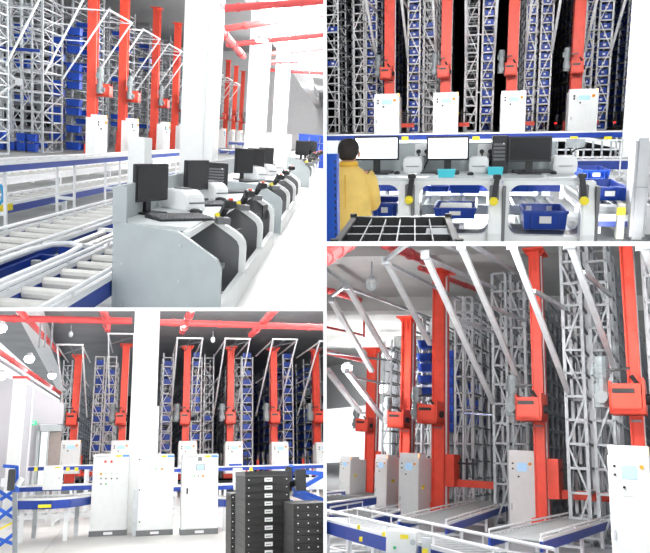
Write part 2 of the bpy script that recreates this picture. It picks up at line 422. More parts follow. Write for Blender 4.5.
def scanner(room,loc,rot,s,label,tilt=0):
    """hand scanner lying in a holder, head towards -y"""
    t=thing('barcode_scanner',label,'scanner',room,loc,rot)
    m=MB()
    m.loft([[(x*s,y*s,z*s) for x,y,z in r] for r in (
      [(-.035,-.13,.1),(.035,-.13,.1),(.035,-.12,.15),(-.035,-.12,.15)],
      [(-.04,-.06,.09),(.04,-.06,.09),(.04,-.05,.16),(-.04,-.05,.16)],
      [(-.025,.02,.07),(.025,.02,.07),(.025,.03,.13),(-.025,.03,.13)],
      [(-.02,.12,.0),(.02,.12,.0),(.02,.15,.04),(-.02,.15,.04)])])
    m.part('scanner_body',DARK,t,bevel=.006*s)
    B(-.05*s,.05*s,.06*s,.16*s,-.05*s,.0).part('holder',DGREY,t)
    MB().cyl((0,.2*s,-.02*s),(0,.22*s,.01*s),.035*s,12).part('yellow_button',YEL,t)
    MB().box(-.012*s,.012*s,-.1*s,-.06*s,.155*s,.17*s).part('red_trigger',RED,t)
    return t
def pc_tower(room,loc,rot,label,w=.2,d=.45,h=.42):
    t=thing('computer_tower',label,'computer',room,loc,rot)
    B(-w/2,w/2,0,d,0,h).part('case',DARK,t,bevel=.008)
    g=MB()
    for i in range(5): g.box(-w*.42,w*.3,-.012,0,h*(.35+.1*i),h*(.41+.1*i))
    g.part('front_grille',DGREY,t)
    MB().cyl((w*.2,-.015,h*.8),(w*.2,0,h*.8),.012,8).part('power_light',LBL,t)
    return t
zt=.81
def D(u,v,z=.81): return TL.P(u,v,Z=z)
n1='nearest packing desk'
monitor(TL,D(152,214),1.2,.52,.36,'black monitor at the near end of '+n1)
keyboard(TL,D(181,219),.75,'black keyboard in front of first monitor on '+n1,w=.6,d=.3)
mouse(TL,D(196,213),1.2,'black mouse beside the first keyboard on '+n1,1.3)
printer(TL,D(182,209),.95,1.15,'white label printer between the first two monitors on '+n1,1.3)
monitor(TL,D(197,200),1.2,.5,.36,'second black monitor, behind the first white printer on '+n1)
keyboard(TL,D(207,205),.75,'second black keyboard, before the middle monitor on '+n1,w=.6,d=.3)
mouse(TL,D(221,201),1.2,'black mouse beside the second keyboard on '+n1,1.4)
printer(TL,D(210,198),.95,1.1,'second white label printer, farther along '+n1,1.3)
pc_tower(TL,D(217,191),.35,'black computer tower at the far end of '+n1,w=.3,d=.3,h=.4)
keyboard(TL,D(236,193),1.0,'third keyboard, at the far end of '+n1,w=.8,d=.14)
for k,(u,v) in enumerate(((227,213),(247,201),(260,192))):
    p=TL.P(u,v,X=-1.0)
    scanner(TL,p-V((0,0,.06)),math.radians(25),1.25,'black barcode scanner with yellow button, %s of three on nearest desk'%['first','middle','last'][k])
    B(0,.02,-.12,.12,-.1,.1).solo('tag_reader',DARK,TL,'small dark reader plate inside %s opening of nearest desk'%['first','middle','last'][k],'reader',loc=(-1.0,p.y+.75,.55),rot=-.2)
for k,(u,v) in enumerate(((278,183),(284,178),(290,173))):
    o=['nearest','middle','farthest'][k]
    p=TL.P(u,v,X=-1.0); scanner(TL,p-V((0,0,.06)),math.radians(25),1.4,'black barcode scanner, %s of three on second packing desk'%o)
    keyboard(TL,D((258,268,277)[k],(182,175,170)[k]),1.0,'keyboard, %s of three on second packing desk'%o,w=.9,d=.14)
for k,(u,v) in enumerate(((244,180),(256,177),(266,173))):
    o=['nearest','middle','farthest'][k]
    monitor(TL,D(u,v),1.0,.5,.45,'black monitor, %s of three on the second packing desk'%o)
for k,(u,v) in enumerate(((253,178.5),(264,175),(272,171))):
    printer(TL,D(u,v),.95,1.25,'white label printer, %s of three on second packing desk'%['nearest','middle','farthest'][k],1.3)
pc_tower(TL,D(262,171),.2,'black computer tower at the back of the second packing desk',w=.45,d=.3,h=.5)
for k,(u,v) in enumerate(((302,159.5),(306,158),(311,157))):
    monitor(TL,D(u,v,1.0),.7,.5,.45,'small dark monitor, %s on the far third desk'%['nearest','middle','farthest'][k])
for k,(u,v) in enumerate(((312,163),(316,161),(319,159))):
    scanner(TL,D(u,v,1.0),.4,1.8,'tiny dark scanner, %s on the far third desk'%['nearest','middle','farthest'][k])
# blue totes piled at the far end of the walkway
for i in range(4):
    for k in range(4):
        tote(TL,(-2.0+i*.62,42,k*.48),0,.6,1.2,.46,'blue tote in far stack, column %s, %s up'%(['nearest the pillars','second','third','rightmost'][i],['lowest','second','third','top'][k]),'blue totes stacked at the end of the walkway',lab=False)
# ---- pillars, beams, ceiling
def pillar(room,u0,u1,y,label,d=.66,h=7,m=None,z=0):
    a=room.P(u0,room.vp[1],Y=y).x; b=room.P(u1,room.vp[1],Y=y).x
    t=thing('concrete_pillar',label,'pillar',room,((a+b)/2,y,z))
    w=b-a
    B(-w/2,w/2,0,d,0,h).part('shaft',m or WHITE,t)
    B(-w/2-.03,w/2+.03,-.03,d+.03,0,.25).part('base_guard',m or WHITE,t)
    MB().tube([(w*.2,-.03,.3),(w*.2,-.03,h-.1)],.02,6).part('cable_conduit',LBL,t)
    return t
pillar(TL,180,213,14.3,'large white square pillar nearest, behind the first packing desk')
pillar(TL,244.5,263.5,24.5,'second white pillar, behind the second packing desk',h=5.9)
pillar(TL,271.5,285,36,'third, farthest white pillar in the upper left view',h=6.5)
B(-60,8,100,100.3,0,14).struct('wall_back',PLAST,TL)
B(7,7.2,20,101,0,12).struct('wall_right',PLAST,TL)
B(-3.6,7.2,12,101,7.2,7.4).struct('ceiling',PLAST,TL)
B(-60,-3.6,16,101,12.6,12.8).struct('ceiling_warehouse',mat('warehouse_ceiling',(.45,.46,.47),.8),TL)
for k,(a) in enumerate(((-3.3,),)):
    B(-3.4,-2.6,13,100,5.9,6.7).struct('trim_long_beam',PLAST,TL)
for k,y in enumerate((20,26,32,38,46,56)):
    B(-2.6,7,y,y+.7,6.4,7.2).struct('trim_cross_beam',PLAST,TL)
for k,(u0,v0,u1,v1,y) in enumerate(((206,10,324,0,15),(216,30,324,13,18),(226,45,324,34,22),(263,54,324,48,28),(263,63,324,58,34),(270,70,324,74,44))):
    p=TL.P(u0,v0,Y=y); q=TL.P(u1+8,v1,Y=y+.5)
    pipe(TL,p,q,.075 if k<4 else .1,'red fire pipe across white ceiling, %s from the camera'%['nearest','second','third','fourth','fifth','farthest'][k],clamps=2)
    if k<4:
        x=(p*.6+q*.4); MB().cyl((0,0,0),(0,0,.7),.03,8).solo('pipe_hanger',STEEL,TL,'grey hanger rod holding the %s red pipe across white ceiling'%['nearest','second','third','fourth'][k],'hanger',loc=x)
p=TL.P(205,12,Y=15.2); q=TL.P(243,56,Y=24); pipe(TL,p,q,.11,'red fire pipe running along the pillar row, upper left view',clamps=4)
for k,(u,v,y) in enumerate(((262,40,22),(287,48,24),(298,67,32),(268,9,18),(309,79,40),(255,70,36))):
    pp=TL.P(u,v,Y=y); t=thing('ceiling_lamp','round glowing ceiling lamp, %s in the upper left hall'%['first right of second pillar','brightest under third pipe','in the middle distance','nearest the camera','farthest','just beside the second pillar'][k],'lamp',TL,pp)
    MB().cyl((0,0,0),(0,0,.12),.2,14,.1).part('shade',STEEL,t); MB().cyl((0,0,-.06),(0,0,0),.17,14,.2).part('bulb',mat('lamp_emitter',(1,1,.97),.4,emit=6),t)
    MB().cyl((0,0,.12),(0,0,.8),.015,6).part('rod',STEEL,t)
# ---- cranes, cabinets, racks along x=-13
ZD=0.0
yk=[38+6.2*k for k in range(-1,10)]
words=['nearest','second','third','fourth','fifth','sixth','seventh','eighth','ninth','tenth','eleventh','twelfth']
for i,y in enumerate(yk[1:]):
    crane(TL,(-12.6,y-(2.1 if i==1 else 1.1),ZD),PI/2,1.9,9.4 if i else 10.2,'orange-red stacker crane mast, %s along the upper left hall'%words[i],w=.22,d=.2,flange=i>0)
    cabinet(TL,(-11.3,TL.P(95.5+33.5*i,135,X=-11.6).y if i<3 else y-4.2,ZD),PI/2,1.6,.5,1.85,'white crane control cabinet with screen, %s in the upper left hall'%words[i])
W_=2.35; LV=.47
for i,y in enumerate([27.6]+[y-4.25 for y in yk[1:]]):
    y0=y+(0 if i else 0)
    r=rack(TL,(-14,y,ZD),PI/2,W_ if i!=0 else 2.6,11 if i<4 else 6,8.8 if i>1 else 12,'steel storage rack, %s from left in the upper left hall'%words[i],bays=22 if i<2 else (12 if i<4 else 5),lev=LV,post=.08,zig=2,deep_shade_col=STEEL if i<2 else STEELD)
    if i<9:
        support_frame(TL,(-14,y+W_,ZD),PI/2,3.9,2.25,3.65,7.1 if i>0 else 8,'pale steel bracing frame over the %s crane in upper left hall'%words[i])
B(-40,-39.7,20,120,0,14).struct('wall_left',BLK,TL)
g='blue totes stored in the upper left racks'
# long-face totes
for i,(y,cols) in enumerate(((33.75,((0,1,2,3,4,5,6,7),)),)):
    for c in range(8):
        for k in (0,1):
            if k==1 and c in(2,5): continue
            tote(TL,(-14.4-c*.5,y-.25,ZD+.05+k*.45),0,.42,.4,.36,'blue tote on %s shelf of nearest left rack, %s from its right end'%(['lowest','second'][k],words[c] if c else 'first'),g,lab=False)
for c,ks in ((0,(0,2,4,5,7,8,9,11,12,13)),(1,(1,3,4,6,7,10,11,12)),(3,(0,5,9,12,13)),(2,(0,))):
    for k in ks:
        tote(TL,(-14.7-c*.95,39.7-.15,ZD+.05+k*.47),0,.75,.5,.38,'blue tote %s from bottom in rack column left of nearest crane, %s column'%(ORD[k] if k else 'lowest',['right','middle','inner','far left'][c]),g,lab=False)
for i in (2,3,4):
    rack_totes(TL,(-14,yk[i]-4.25,ZD),PI/2,W_,LV,16,'upper left rack before the %s crane'%words[i-1],g,prob=.35,d=.8)
for z in (4.6,):
    MB().box(-26,-14.1,33.55,33.6,z,z+.14).solo('blue_rack_beam',BLUED,TL,'dark blue horizontal beam across the nearest left rack','beam')
    MB().box(-22,-14.1,39.75,39.8,z,z+.14).solo('blue_rack_beam',BLUED,TL,'dark blue horizontal beam across rack left of nearest crane','beam')
# big crossed braces on the near rack face
t=thing('cross_brace','long pale diagonal cross braces with round plates on nearest left rack','brace',TL,(-14,33.4,ZD))
MB().bar((-5.2,0,.2),(-1.0,0,3.2),.09).bar((-1.0,0,3.2),(-5.2,0,6),.09).bar((-5.2,0,6),(-1.0,0,8.6),.09).bar((-1,0,8.6),(-5.2,0,11.4),.09).part('brace_bar',STRUT,t)
MB().cyl((-1,-.05,3.2),(-1,0,3.2),.18,10).cyl((-1,-.05,8.6),(-1,0,8.6),.18,10).part('brace_plate',STRUT,t)
# ---- conveyors of the upper left view
conveyor(TL,(-10.4,19,.25),(-10.4,64,.25),.7,'white topped blue conveyor along the crane cabinets, upper left view',legs=10,roller=.45,rr=.035,beam=.2)
conveyor(TL,(-8.2,56,.95),(-8.2,96,.95),.7,'far blue conveyor right of the nearest pillar, upper left view',legs=6,roller=.6,rr=.035,beam=.25)
conveyor(TL,(-8.2,52,.35),(-8.2,90,.35),.7,'lower far blue conveyor right of the nearest pillar, upper left view',legs=6,roller=.6,rr=.035,beam=.25)
conveyor(TL,(-4.6,8.2,1.0),(-4.6,26,1.0),.3,'raised conveyor with blue side beam on thin posts, upper left view',legs=7,roller=.4,rr=.02,beam=.1,lw=.022)
conveyor(TL,(-5.25,8.2,.31),(-5.25,30,.31),.6,'low conveyor with blue side beam behind the raised one',legs=7,roller=.4,rr=.03,beam=.13)
conveyor(TL,(-7.4,12,.3),(-7.4,40,.3),.7,'grey roller conveyor in front of the nearest left rack',legs=7,roller=.5,rr=.03,beam=.12,blue=False)
conveyor(TL,(-3.4,4.9,.3),(-3.4,13,.3),.7,'wide white roller conveyor on the floor, middle of upper left view',legs=3,roller=.42,rr=.05,beam=.12,guard=True,gh=.08)
conveyor(TL,(-2.18,4.0,.3),(-2.18,12,.3),.5,'near white roller conveyor running beside the packing desk',legs=3,roller=.4,rr=.05,beam=.16,guard=True,gh=.08)
conveyor(TL,(-3.0,8.3,.28),(-2.5,8.3,.28),1.3,'short roller transfer deck between the two floor conveyors',legs=1,roller=.17,rr=.035,beam=.12)
t=thing('transfer_conveyor','blue-sided open transfer frame with white curved rails, between floor conveyors','conveyor',TL,(-2.75,5.2,0))
MB().box(-.26,-.22,0,1.9,.05,.26).box(-.26,.24,1.9,1.96,.05,.26).part('blue_fascia',BLUED,t)
MB().tube([(-.2,0,.36),(-.2,1.5,.36),(-.15,2.0,.36),(0,2.15,.36),(.15,2.0,.36),(.2,1.5,.36),(.2,0,.36)],.03,8).part('curved_rail',RAIL,t)
MB().cyl((.0,1.0,.0),(.0,1.0,.25),.05,10).cyl((-.1,1.5,.0),(-.1,1.5,.28),.05,10).box(-.1,.15,.6,1.2,.0,.12).part('drive_motor',STEELD,t)
MB().box(-.22,.22,4.6,4.66,.05,.26).part('blue_end_plate',BLUED,t)
for k,(u,v,y) in enumerate(((4,208,None),)):
    pp=TL.P(5,208,X=-4.9); B(-.005,.005,-.25,.25,-.05,.05).solo('warning_label',YEL,TL,'yellow warning label on low blue conveyor beam at left edge','label',loc=pp)
MB().tube([TL.P(0,184,Y=9.9),TL.P(2.2,189,Y=9.9),TL.P(3.2,195,Y=9.9),TL.P(2,201,Y=9.9),TL.P(-2,206,Y=9.9)],.02,8).solo('air_hose',mat('hose_blue',(.02,.35,.7),.4),TL,'bright blue curved air hose at the left edge','hose')
# white box unit on the raised conveyor behind the desk
pp=TL.P(127,190,Y=12); B(0,.28,0,.5,0,1.45).solo('junction_cabinet',CAB,TL,'narrow white junction cabinet behind the first monitor','cabinet',loc=(pp.x,12,0),bevel=.01)
pp=TL.P(287,150,Y=34)
for k,(u0,u1) in enumerate(((249,262),(266,274),(276,283),(285,291))):
    a=TL.P(u0,140,Y=21+3*k); b=TL.P(u1,140,Y=21+3*k)
    t=thing('white_locker','white tall cabinet beside the walkway, %s row behind second desk'%words[k],'cabinet',TL,(a.x,a.y,0)); B(0,b.x-a.x,0,.5,0,1.75).part('body',CAB,t,bevel=.01); B(.03,b.x-a.x-.03,-.02,0,.1,1.7).part('door',CAB,t)

def lamp(room,loc,e,r=.3):  # point light, for built lamps and for added fill without a fitting
    l=bpy.data.lights.new('hall_or_fill_light','POINT'); l.energy=e; l.shadow_soft_size=r; o=bpy.data.objects.new('hall_or_fill_light',l); COL.objects.link(o); o.matrix_world=room.M@MX.Translation(loc); return o
for u,v,y,e in ((285,4,10,100),(292,14,18,550),(298,32,26,1300),(302,52,34,2200),(305,68,46,3000),(310,85,60,4000),(310,95,80,5000)): lamp(TL,TL.P(u,v,Y=y),e)  # added fill lights, set apart from the ceiling fittings
for y in (30,40,52,66): lamp(TL,(-9.5,y,6.5),480)  # added fill in front of the racks, no fittings
lamp(TL,(-3,6,3.2),60)  # weak added fill over the near conveyors
# ================================================================ ROOM TR (operator at the picking desk)
R=TR
ROLL=mat('roller_dark_zinc',(.30,.31,.31),.35,.3,.1,8)
floor(R,'floor_desk_hall',-8,8,2,60,0,mat('dark_grey_floor',(.20,.21,.21),.7,0,.1,1.5))
ZT=1.2
B(-14,14,30.2,90,1.0,ZT-.02).struct('floor_crane_deck',DGREY,R)
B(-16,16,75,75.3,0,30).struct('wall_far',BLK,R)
B(-16,16,3,75,11.6,11.8).struct('ceiling_far',BLK,R)  # carried forward over the unseen front to block light from above
g='blue totes stored in the upper right racks'
def XR(u,y): return TR.P(u,65,Y=y).x
YR=35
spec=[(326.5,338.5,0,'leftmost'),(354,364,0,'second'),(366,376.5,.97,'third'),(408,419.5,1,'fourth'),(424,436,.12,'fifth'),(465.5,477.5,.0,'sixth'),(482,494,1,'seventh'),(525,534.8,1,'eighth'),(539.6,551,1,'ninth'),(584,592,1,'tenth'),(597,610,1,'eleventh'),(634,646,1,'rightmost')]
LEV=.4
for u0,u1,pr,nm in spec:
    x0=XR(u0,YR); w=XR(u1,YR)-x0
    rack(R,(x0,YR,ZT),0,w,24,9.2,'tall lattice storage rack, %s from left in upper right view'%(nm if nm in('leftmost','rightmost') else nm),bays=12,lev=LEV,post=.075,zig=3,col=STRUT,deep_shade_col=STEELD,braces=False)
    if pr>.5: rack_totes(R,(x0,YR,ZT),0,w,LEV,18,'%s rack of upper right view'%nm,g,prob=pr*.97,d=.7,lab=True)
    elif pr>0: rack_totes(R,(x0,YR,ZT),0,w,LEV,18,'%s rack of upper right view'%nm,g,prob=pr,d=.7)
rack_totes(R,(XR(326.5,YR),YR,ZT),0,.6,LEV,18,'leftmost rack of upper right view',g,only=(8,12),lab=True)
# deep stored totes nobody could count, one body of them for the racks' depth
m=MB()
for u0,u1,pr,nm in spec:
    if nm in('ninth','eleventh','eighth','third','rightmost','tenth','seventh','fourth'):
        x0=XR(u0,YR); w=XR(u1,YR)-x0
        for j in range(1,12):
            for k in range(19):
                if random.random()<.85: m.box(x0+.06,x0+w-.06,YR+.4+2*j,YR+1.7+2*j,ZT+k*LEV+.05,ZT+k*LEV+.31)
m.solo('stored_totes',BLUE,R,'mass of blue totes filling the depth of the upper right racks','totes',kind='stuff')
for k,(u,nm) in enumerate(((389.5,'leftmost'),(446,'second from left'),(512.5,'second from right'),(577.5,'rightmost'))):
    x=TR.P(u,62,Y=33.3).x
    crane(R,(x,33.3,ZT),0,1.75,10.2,'orange-red stacker crane mast, %s of four in upper right view'%nm,w=.26,d=.3,flange=False,zs=-.17,mh=.7,bw=.72)
    cu=(386.5,445.5,513,583)[k]; wd=(25,24,23,26)[k]
    cabinet(R,(TR.P(cu,113,Y=31.6).x,31.6,ZT),0,wd/700*31.6,.9,1.62,'white crane control cabinet, %s of four in upper right view'%nm)
# bracing frames above each aisle
for k,(ua,ub) in enumerate(((376.5,408),(436,465.5),(494,525),(551,584),(610,640))):
    support_frame(R,(XR(ua,YR),YR,ZT),0,XR(ub,YR)-XR(ua,YR),6,3.5,7.6,'pale bracing frame over aisle, %s from left in upper right view'%['leftmost','second','third','fourth','rightmost'][k],t_=.1)
for k,(ua,ub) in enumerate(((419.5,424),(477.5,482),(534.8,539.6),(592,597))):
    t=thing('rack_tie','short steel ties joining two back-to-back racks, %s pair from left, upper right view'%words[k].replace('nearest','first'),'tie',R,(XR(ua,YR),YR,ZT))
    for z in (1.8,4.4,6.6): MB().box(0,XR(ub,YR)-XR(ua,YR),-.03,.03,z,z+.06).part('tie_bar',STRUT,t)
# small fork heads standing behind
for k,(u,v) in enumerate(((563,120),(622,119),(398,105))):
    p=R.P(u,126,Y=36.5 if k<2 else 34.4); t=thing('fork_head','dark fork head with red lights in the aisle, %s of three in upper right view'%['second','rightmost','leftmost'][k],'machine',R,(p.x,p.y,ZT))
    m=MB()
    for i in range(3): m.box(-.35+.3*i,-.25+.3*i,0,.2,0,.75+.1*(i%2))
    m.box(-.4,.4,.05,.15,.1,.2); m.part('fork_arms',DARK,t)
    MB().box(-.4,-.3,-.05,0,.3,.36).box(.2,.3,-.05,0,.3,.36).part('red_light',mat('red_led',(1,.02,.02),.4,emit=3),t)
# crane-side conveyor (long white and blue beam)
t=conveyor(R,(-6.6,29.5,ZT+.02),(6.2,29.5,ZT+.02),1.2,'long white conveyor with blue beam below the four crane cabinets',legs=8,roller=.25,rr=.03,beam=.2)
for k,(u) in enumerate((405,476,574,608)):
    p=R.P(u,138,Y=28.85); B(-.14,.14,-.01,0,-.09,.06).solo('warning_label',YEL,R,'yellow label on long blue beam, %s from left in upper right view'%['leftmost','second','third','rightmost'][k],'label',loc=p)
# ---- conveyors on the right, two decks with posts
def conv_px(label,u0,u1,v,Y,w,z=None,**k):
    a=R.P(u0,v,Y=Y); b=R.P(u1,v,Y=Y); zz=(a.z+b.z)/2
    return conveyor(R,(a.x,Y,zz),(b.x,Y,zz),w,label,**k)
conv_px('middle blue conveyor seen behind the right end of desk',555,634,159,22,1.6,legs=3,roller=.22,rr=.035,beam=.25,group=None)
conveyor(R,(R.P(557,190,Y=13.9).x,13.9,.42),(R.P(640,190,Y=13.9).x,13.9,.42),5,'near roller conveyor carrying two blue totes right of desk',legs=2,roller=.2,rr=.035,beam=.1,blue=False)
conveyor(R,(R.P(594,210,Y=11.2).x,11.2,.31),(R.P(640,210,Y=11.2).x,11.2,.31),.3,'lower blue conveyor beam right of the desk, nearest the camera',legs=0,rollers=False,beam=.15)
t=thing('guard_railing','white upright posts and bars beside the right hand conveyors','railing',R,(0,0,0))
for u0,u1,v0,v1,Y in ((619,622.5,143,181,20),(572,574.5,146,168,21),(603,632,176,178,20),(594,633,218,221,11.0)):
    a=R.P(u0,v1,Y=Y); b=R.P(u1,v0,Y=Y); B(a.x,b.x,Y,Y+.1,a.z,b.z).part('post_bar',RAIL,t)
p=R.P(616,240,Y=10.9); q=R.P(626,204,Y=10.9)
t=thing('sensor_post','grey beige sensor post with yellow label at lower right of desk','post',R,(p.x,10.9,0)); B(0,q.x-p.x,0,.15,0,q.z).part('post',mat('beige_grey',(.42,.42,.36),.6),t); a=R.P(618,215,Y=10.9); B(a.x-p.x-.02,a.x-p.x+.1,-.01,0,a.z,a.z+.11).part('yellow_label',YEL,t)
t=thing('cable_sensor','small grey sensor bracket with black cables under long beam','sensor',R,R.P(566,146,Y=21)); B(0,.5,0,.1,-.05,.2).part('bracket',STEEL,t); MB().tube([(.1,-.02,-.05),(.15,-.02,-.2),(.25,-.02,-.1),(.5,-.02,-.05),(.55,-.02,.1)],.02,6).part('cable',DARK,t)
# clutter of thin steelwork behind conveyors
t=thing('machine_stand','dark grey steel machine frame behind the right hand conveyors','railing',R,(0,25,0))
for i in range(9):
    a=R.P(556+9*i,150,Y=25); MB().box(a.x,a.x+.06,0,.06,0,1.0).part('upright',STEELD,t)
for z in (.3,.7,1.0): a=R.P(552,150,Y=25); b=R.P(636,150,Y=25); MB().box(a.x,b.x,0,.06,z,z+.05).part('rail',STEEL,t)
# pillar + grey cabinet at the right edge
pw=R.P(630,135,Y=24); pe=R.P(656,135,Y=24)
t=thing('concrete_pillar','plain white pillar filling the right edge of upper right view','pillar',R,(pw.x,24,0)); B(0,pe.x-pw.x+1,0,1.2,0,12).part('shaft',WHITE,t)
pw=R.P(633,190,Y=10.8); pe=R.P(649,190,Y=10.8); pz=R.P(640,138,Y=10.8).z
t=thing('steel_cabinet','brushed steel cabinet with rounded corners at the right edge, upper right view','cabinet',R,(pw.x,10.8,0)); B(0,pe.x-pw.x,0,.5,0,pz).part('body',mat('brushed_steel',(.45,.46,.47),.35,.4,.2,2),t,bevel=.04); B(.03,pe.x-pw.x-.02,-.01,0,pz*.52,pz*.53).part('seam',STEELD,t)
# blue totes on conveyors
def tote_px(u0,u1,vtop,vbot,Y,label,d=.5,lab=True,group=None,paper=0):
    a=R.P(u0,vbot,Y=Y); b=R.P(u1,vtop,Y=Y); w=b.x-a.x; z0=R.P((u0+u1)/2,vbot,Y=Y).z; h=R.P((u0+u1)/2,vtop,Y=Y).z-z0
    o=tote(R,((a.x+b.x)/2,Y+d/2,z0),0,w,d,h,label,group,lab=lab)
    return (a.x+b.x)/2,Y+d/2,z0,w,d,h
x,y,z,w,d,h=tote_px(522,569,211,230,9.9,'large deep blue tote with three paper labels, under right part of desk',d=.9)
for k in (-.28,.2): B(x+k*w-.04,x+k*w+.04,y+d*.40,y+d*.41,z+h*.62,z+h*.9).solo('paper_slip',LBL,R,'white paper slip inside the large blue tote, %s one'%('left' if k<0 else 'right'),'slip')
x,y,z,w,d,h=tote_px(433,477,208,219,9.9,'shallow blue tote filled with white papers, under middle of the desk',d=.9)
B(x-w*.38,x+w*.38,y-d*.36,y+d*.36,z+h*.1,z+h*.93).solo('paper_stack',LBL,R,'stack of white papers lying in the shallow blue tote','papers',bevel=.01)
tote_px(372,397,203,218,10.2,'blue tote beside the person in yellow, left under the desk',d=.9)
tote_px(449,481,185,193.5,12.4,'blue tote on rear conveyor, seen above the paper-filled tote',d=.8,lab=False)
tote_px(507,535,184,192,12.4,'blue tote on rear conveyor, seen above the large deep tote',d=.8,lab=False)
tote_px(427,449,186,192,12.6,'small blue tote on rear conveyor, left of the middle printer',d=.8,lab=False)
tote_px(582,611,170,180,15.3,'blue tote with paper labels, farther one right of the desk',d=1.4)
tote_px(590,630,187,201,11.6,'blue tote with paper labels, nearer one right of the desk',d=1.6)
# rear conveyors under the desk
conveyor(R,(-3.3,11.9,.42),(1.3,11.9,.42),1.4,'roller conveyor running across behind the picking desk',legs=4,roller=.2,rr=.035,beam=.12,blue=False,rmat=STEEL)
for k,x in enumerate((-1.55,-.6,.9)):
    conveyor(R,(x,9.75,.16),(x,11.1,.3),.8,'short inclined roller feeder under the desk, %s of three'%['left','middle','right'][k],legs=1,roller=.14,rr=.03,beam=.1,blue=False,rmat=STEEL)
t=thing('blue_channel','dark blue steel channel running along behind the picking desk','beam',R,(-3.4,13.4,0)); B(0,4.9,0,.08,.45,.62).part('channel',BLUED,t); 
for i in range(7): B(.3+i*.7,.38+i*.7,-.02,.1,0,.45).part('post',STEELD,t)
B(-3.6,1.6,16.2,16.3,0,1.3).solo('machine_skirt',GREY,R,'pale panel wall below long blue beam behind the monitors','panel')
# ---- the picking desk
t=thing('picking_desk','long light grey picking desk with rounded openings and three monitors on top','desk',R,(0,9.5,0))
def pxw(u,v,Y): q=R.P(u,v,Y=Y); return q
xl=pxw(330,178,9.5).x; xr=pxw(590,178,9.5).x; zt=pxw(470,178,9.5).z
B(xl,xr-.1,0,1.35,zt-.05,zt).part('worktop',DESKT,t,bevel=.01)
B(xl,xr-.3,1.35,1.4,zt-.1,zt+.42).part('back_panel',GREY,t)
def rrect(x0,x1,z0,z1,r,n=5):
    P=[]
    for cx,cz,a0 in ((x1-r,z1-r,0),(x0+r,z1-r,90),(x0+r,z0+r,180),(x1-r,z0+r,270)):
        for i in range(n+1):
            a=math.radians(a0+90*i/n); P.append((cx+r*math.cos(a),cz+r*math.sin(a)))
    return P
def opening_frame(u0,u1,wl,wr):
    a=pxw(u0,232,9.5).x; b=pxw(u1,232,9.5).x; z0=.19; z1=zt-.06
    wl*=9.5/700; wr*=9.5/700
    inn=rrect(a,b,z0+.06,z1-.03,.14); 
    out=[]
    cx=(a+b)/2; cz=(z0+z1)/2
    o=rrect(a-wl,b+wr,0.02,z1+.02,.02)
    m=MB(); n=len(inn)
    vs=[(x,-.02,z) for x,z in inn]+[(x,-.02,z) for x,z in o]+[(x,.12,z) for x,z in inn]+[(x,.12,z) for x,z in o]
    fs=[]
    for i in range(n):
        j=(i+1)%n
        fs+=[(i,j,n+j,n+i),(2*n+i,3*n+i,3*n+j,2*n+j),(i,2*n+i,2*n+j,j),(n+i,n+j,3*n+j,3*n+i)]
    m.add(vs,fs); m.part('opening_frame',CAB,t)
    # black liner
    vs=[(x,.12,z) for x,z in inn]+[(x,.5,z) for x,z in inn]
    MB().add(vs,[(i,(i+1)%n,n+(i+1)%n,n+i) for i in range(n)] ).part('rubber_liner',DARK,t)
opening_frame(345,399,8,6)
opening_frame(419,488,6,6)
opening_frame(508,584,6,8)
for k,(u,nm) in enumerate(((405,'left'),(494,'middle'),(585,'right'))):
    # bulged rib carrying each scanner
    a=pxw(u,232,9.5).x
    P=[(-.02,.0),(-.2,.02),(-.22,.3),(-.16,.55),(-.02,zt-.04),(.1,zt-.04),(.1,0)]
    MB().loft([[(a+wd,y,z) for y,z in P] for wd in (-.085,.085)]).part('rib',CAB,t,bevel=.02,label='rounded white rib under the %s scanner'%nm)
    s=MB().box(a+.09,a+.13,-.16,.4,.1,zt-.1); s.part('rib_liner',DGREY,t)
def RD(u,v): return R.P(u,v,Z=zt)
# devices
def mon(u0,u1,v0,v1,Y,label,scr):
    a=pxw(u0,v1,Y); b=pxw(u1,v0,Y); w=b.x-a.x; h=b.z-a.z; t=thing('computer_monitor',label,'monitor',R,((a.x+b.x)/2,Y,zt))
    zc=a.z-zt
    B(-w/2,w/2,0,.05,zc,zc+h).part('bezel',DARK,t,bevel=.006)
    B(-w/2+.025,w/2-.025,-.004,0,zc+.03,zc+h-.025).part('screen',scr,t)
    B(-.05,.05,.05,.09,.02,zc+h*.5).part('stand_neck',DARK,t); B(-w*.28,w*.28,-.1,.18,0,.02).part('stand_foot',DARK,t,bevel=.005)
mon(354,399,136,160.5,10.2,'black monitor with lit white screen, left beside the person in yellow',SCRW)
mon(426.5,469.5,136,160.5,10.2,'black monitor with lit white screen, in the middle of picking desk',SCRW)
mon(508,552.5,136,162,10.2,'black monitor with dark screen, right end of picking desk',SCRD)
pc_tower(R,RD(499.5,173.5),0,'black computer tower left of the dark monitor on picking desk',w=.22,d=.6,h=.52)
for k,(u,v,nm) in enumerate(((375,173,'left'),(440,173,'middle'),(532,172.5,'right'))): 
    keyboard(R,RD(u,v),0,'black keyboard under the %s monitor on picking desk'%nm,w=.55,d=.22)
for k,(u,v,nm) in enumerate(((397,174,'left'),(470.5,175,'middle'),(553.5,174,'right'))): mouse(R,RD(u,v),0,'black mouse right of the %s keyboard on picking desk'%nm,1.3)
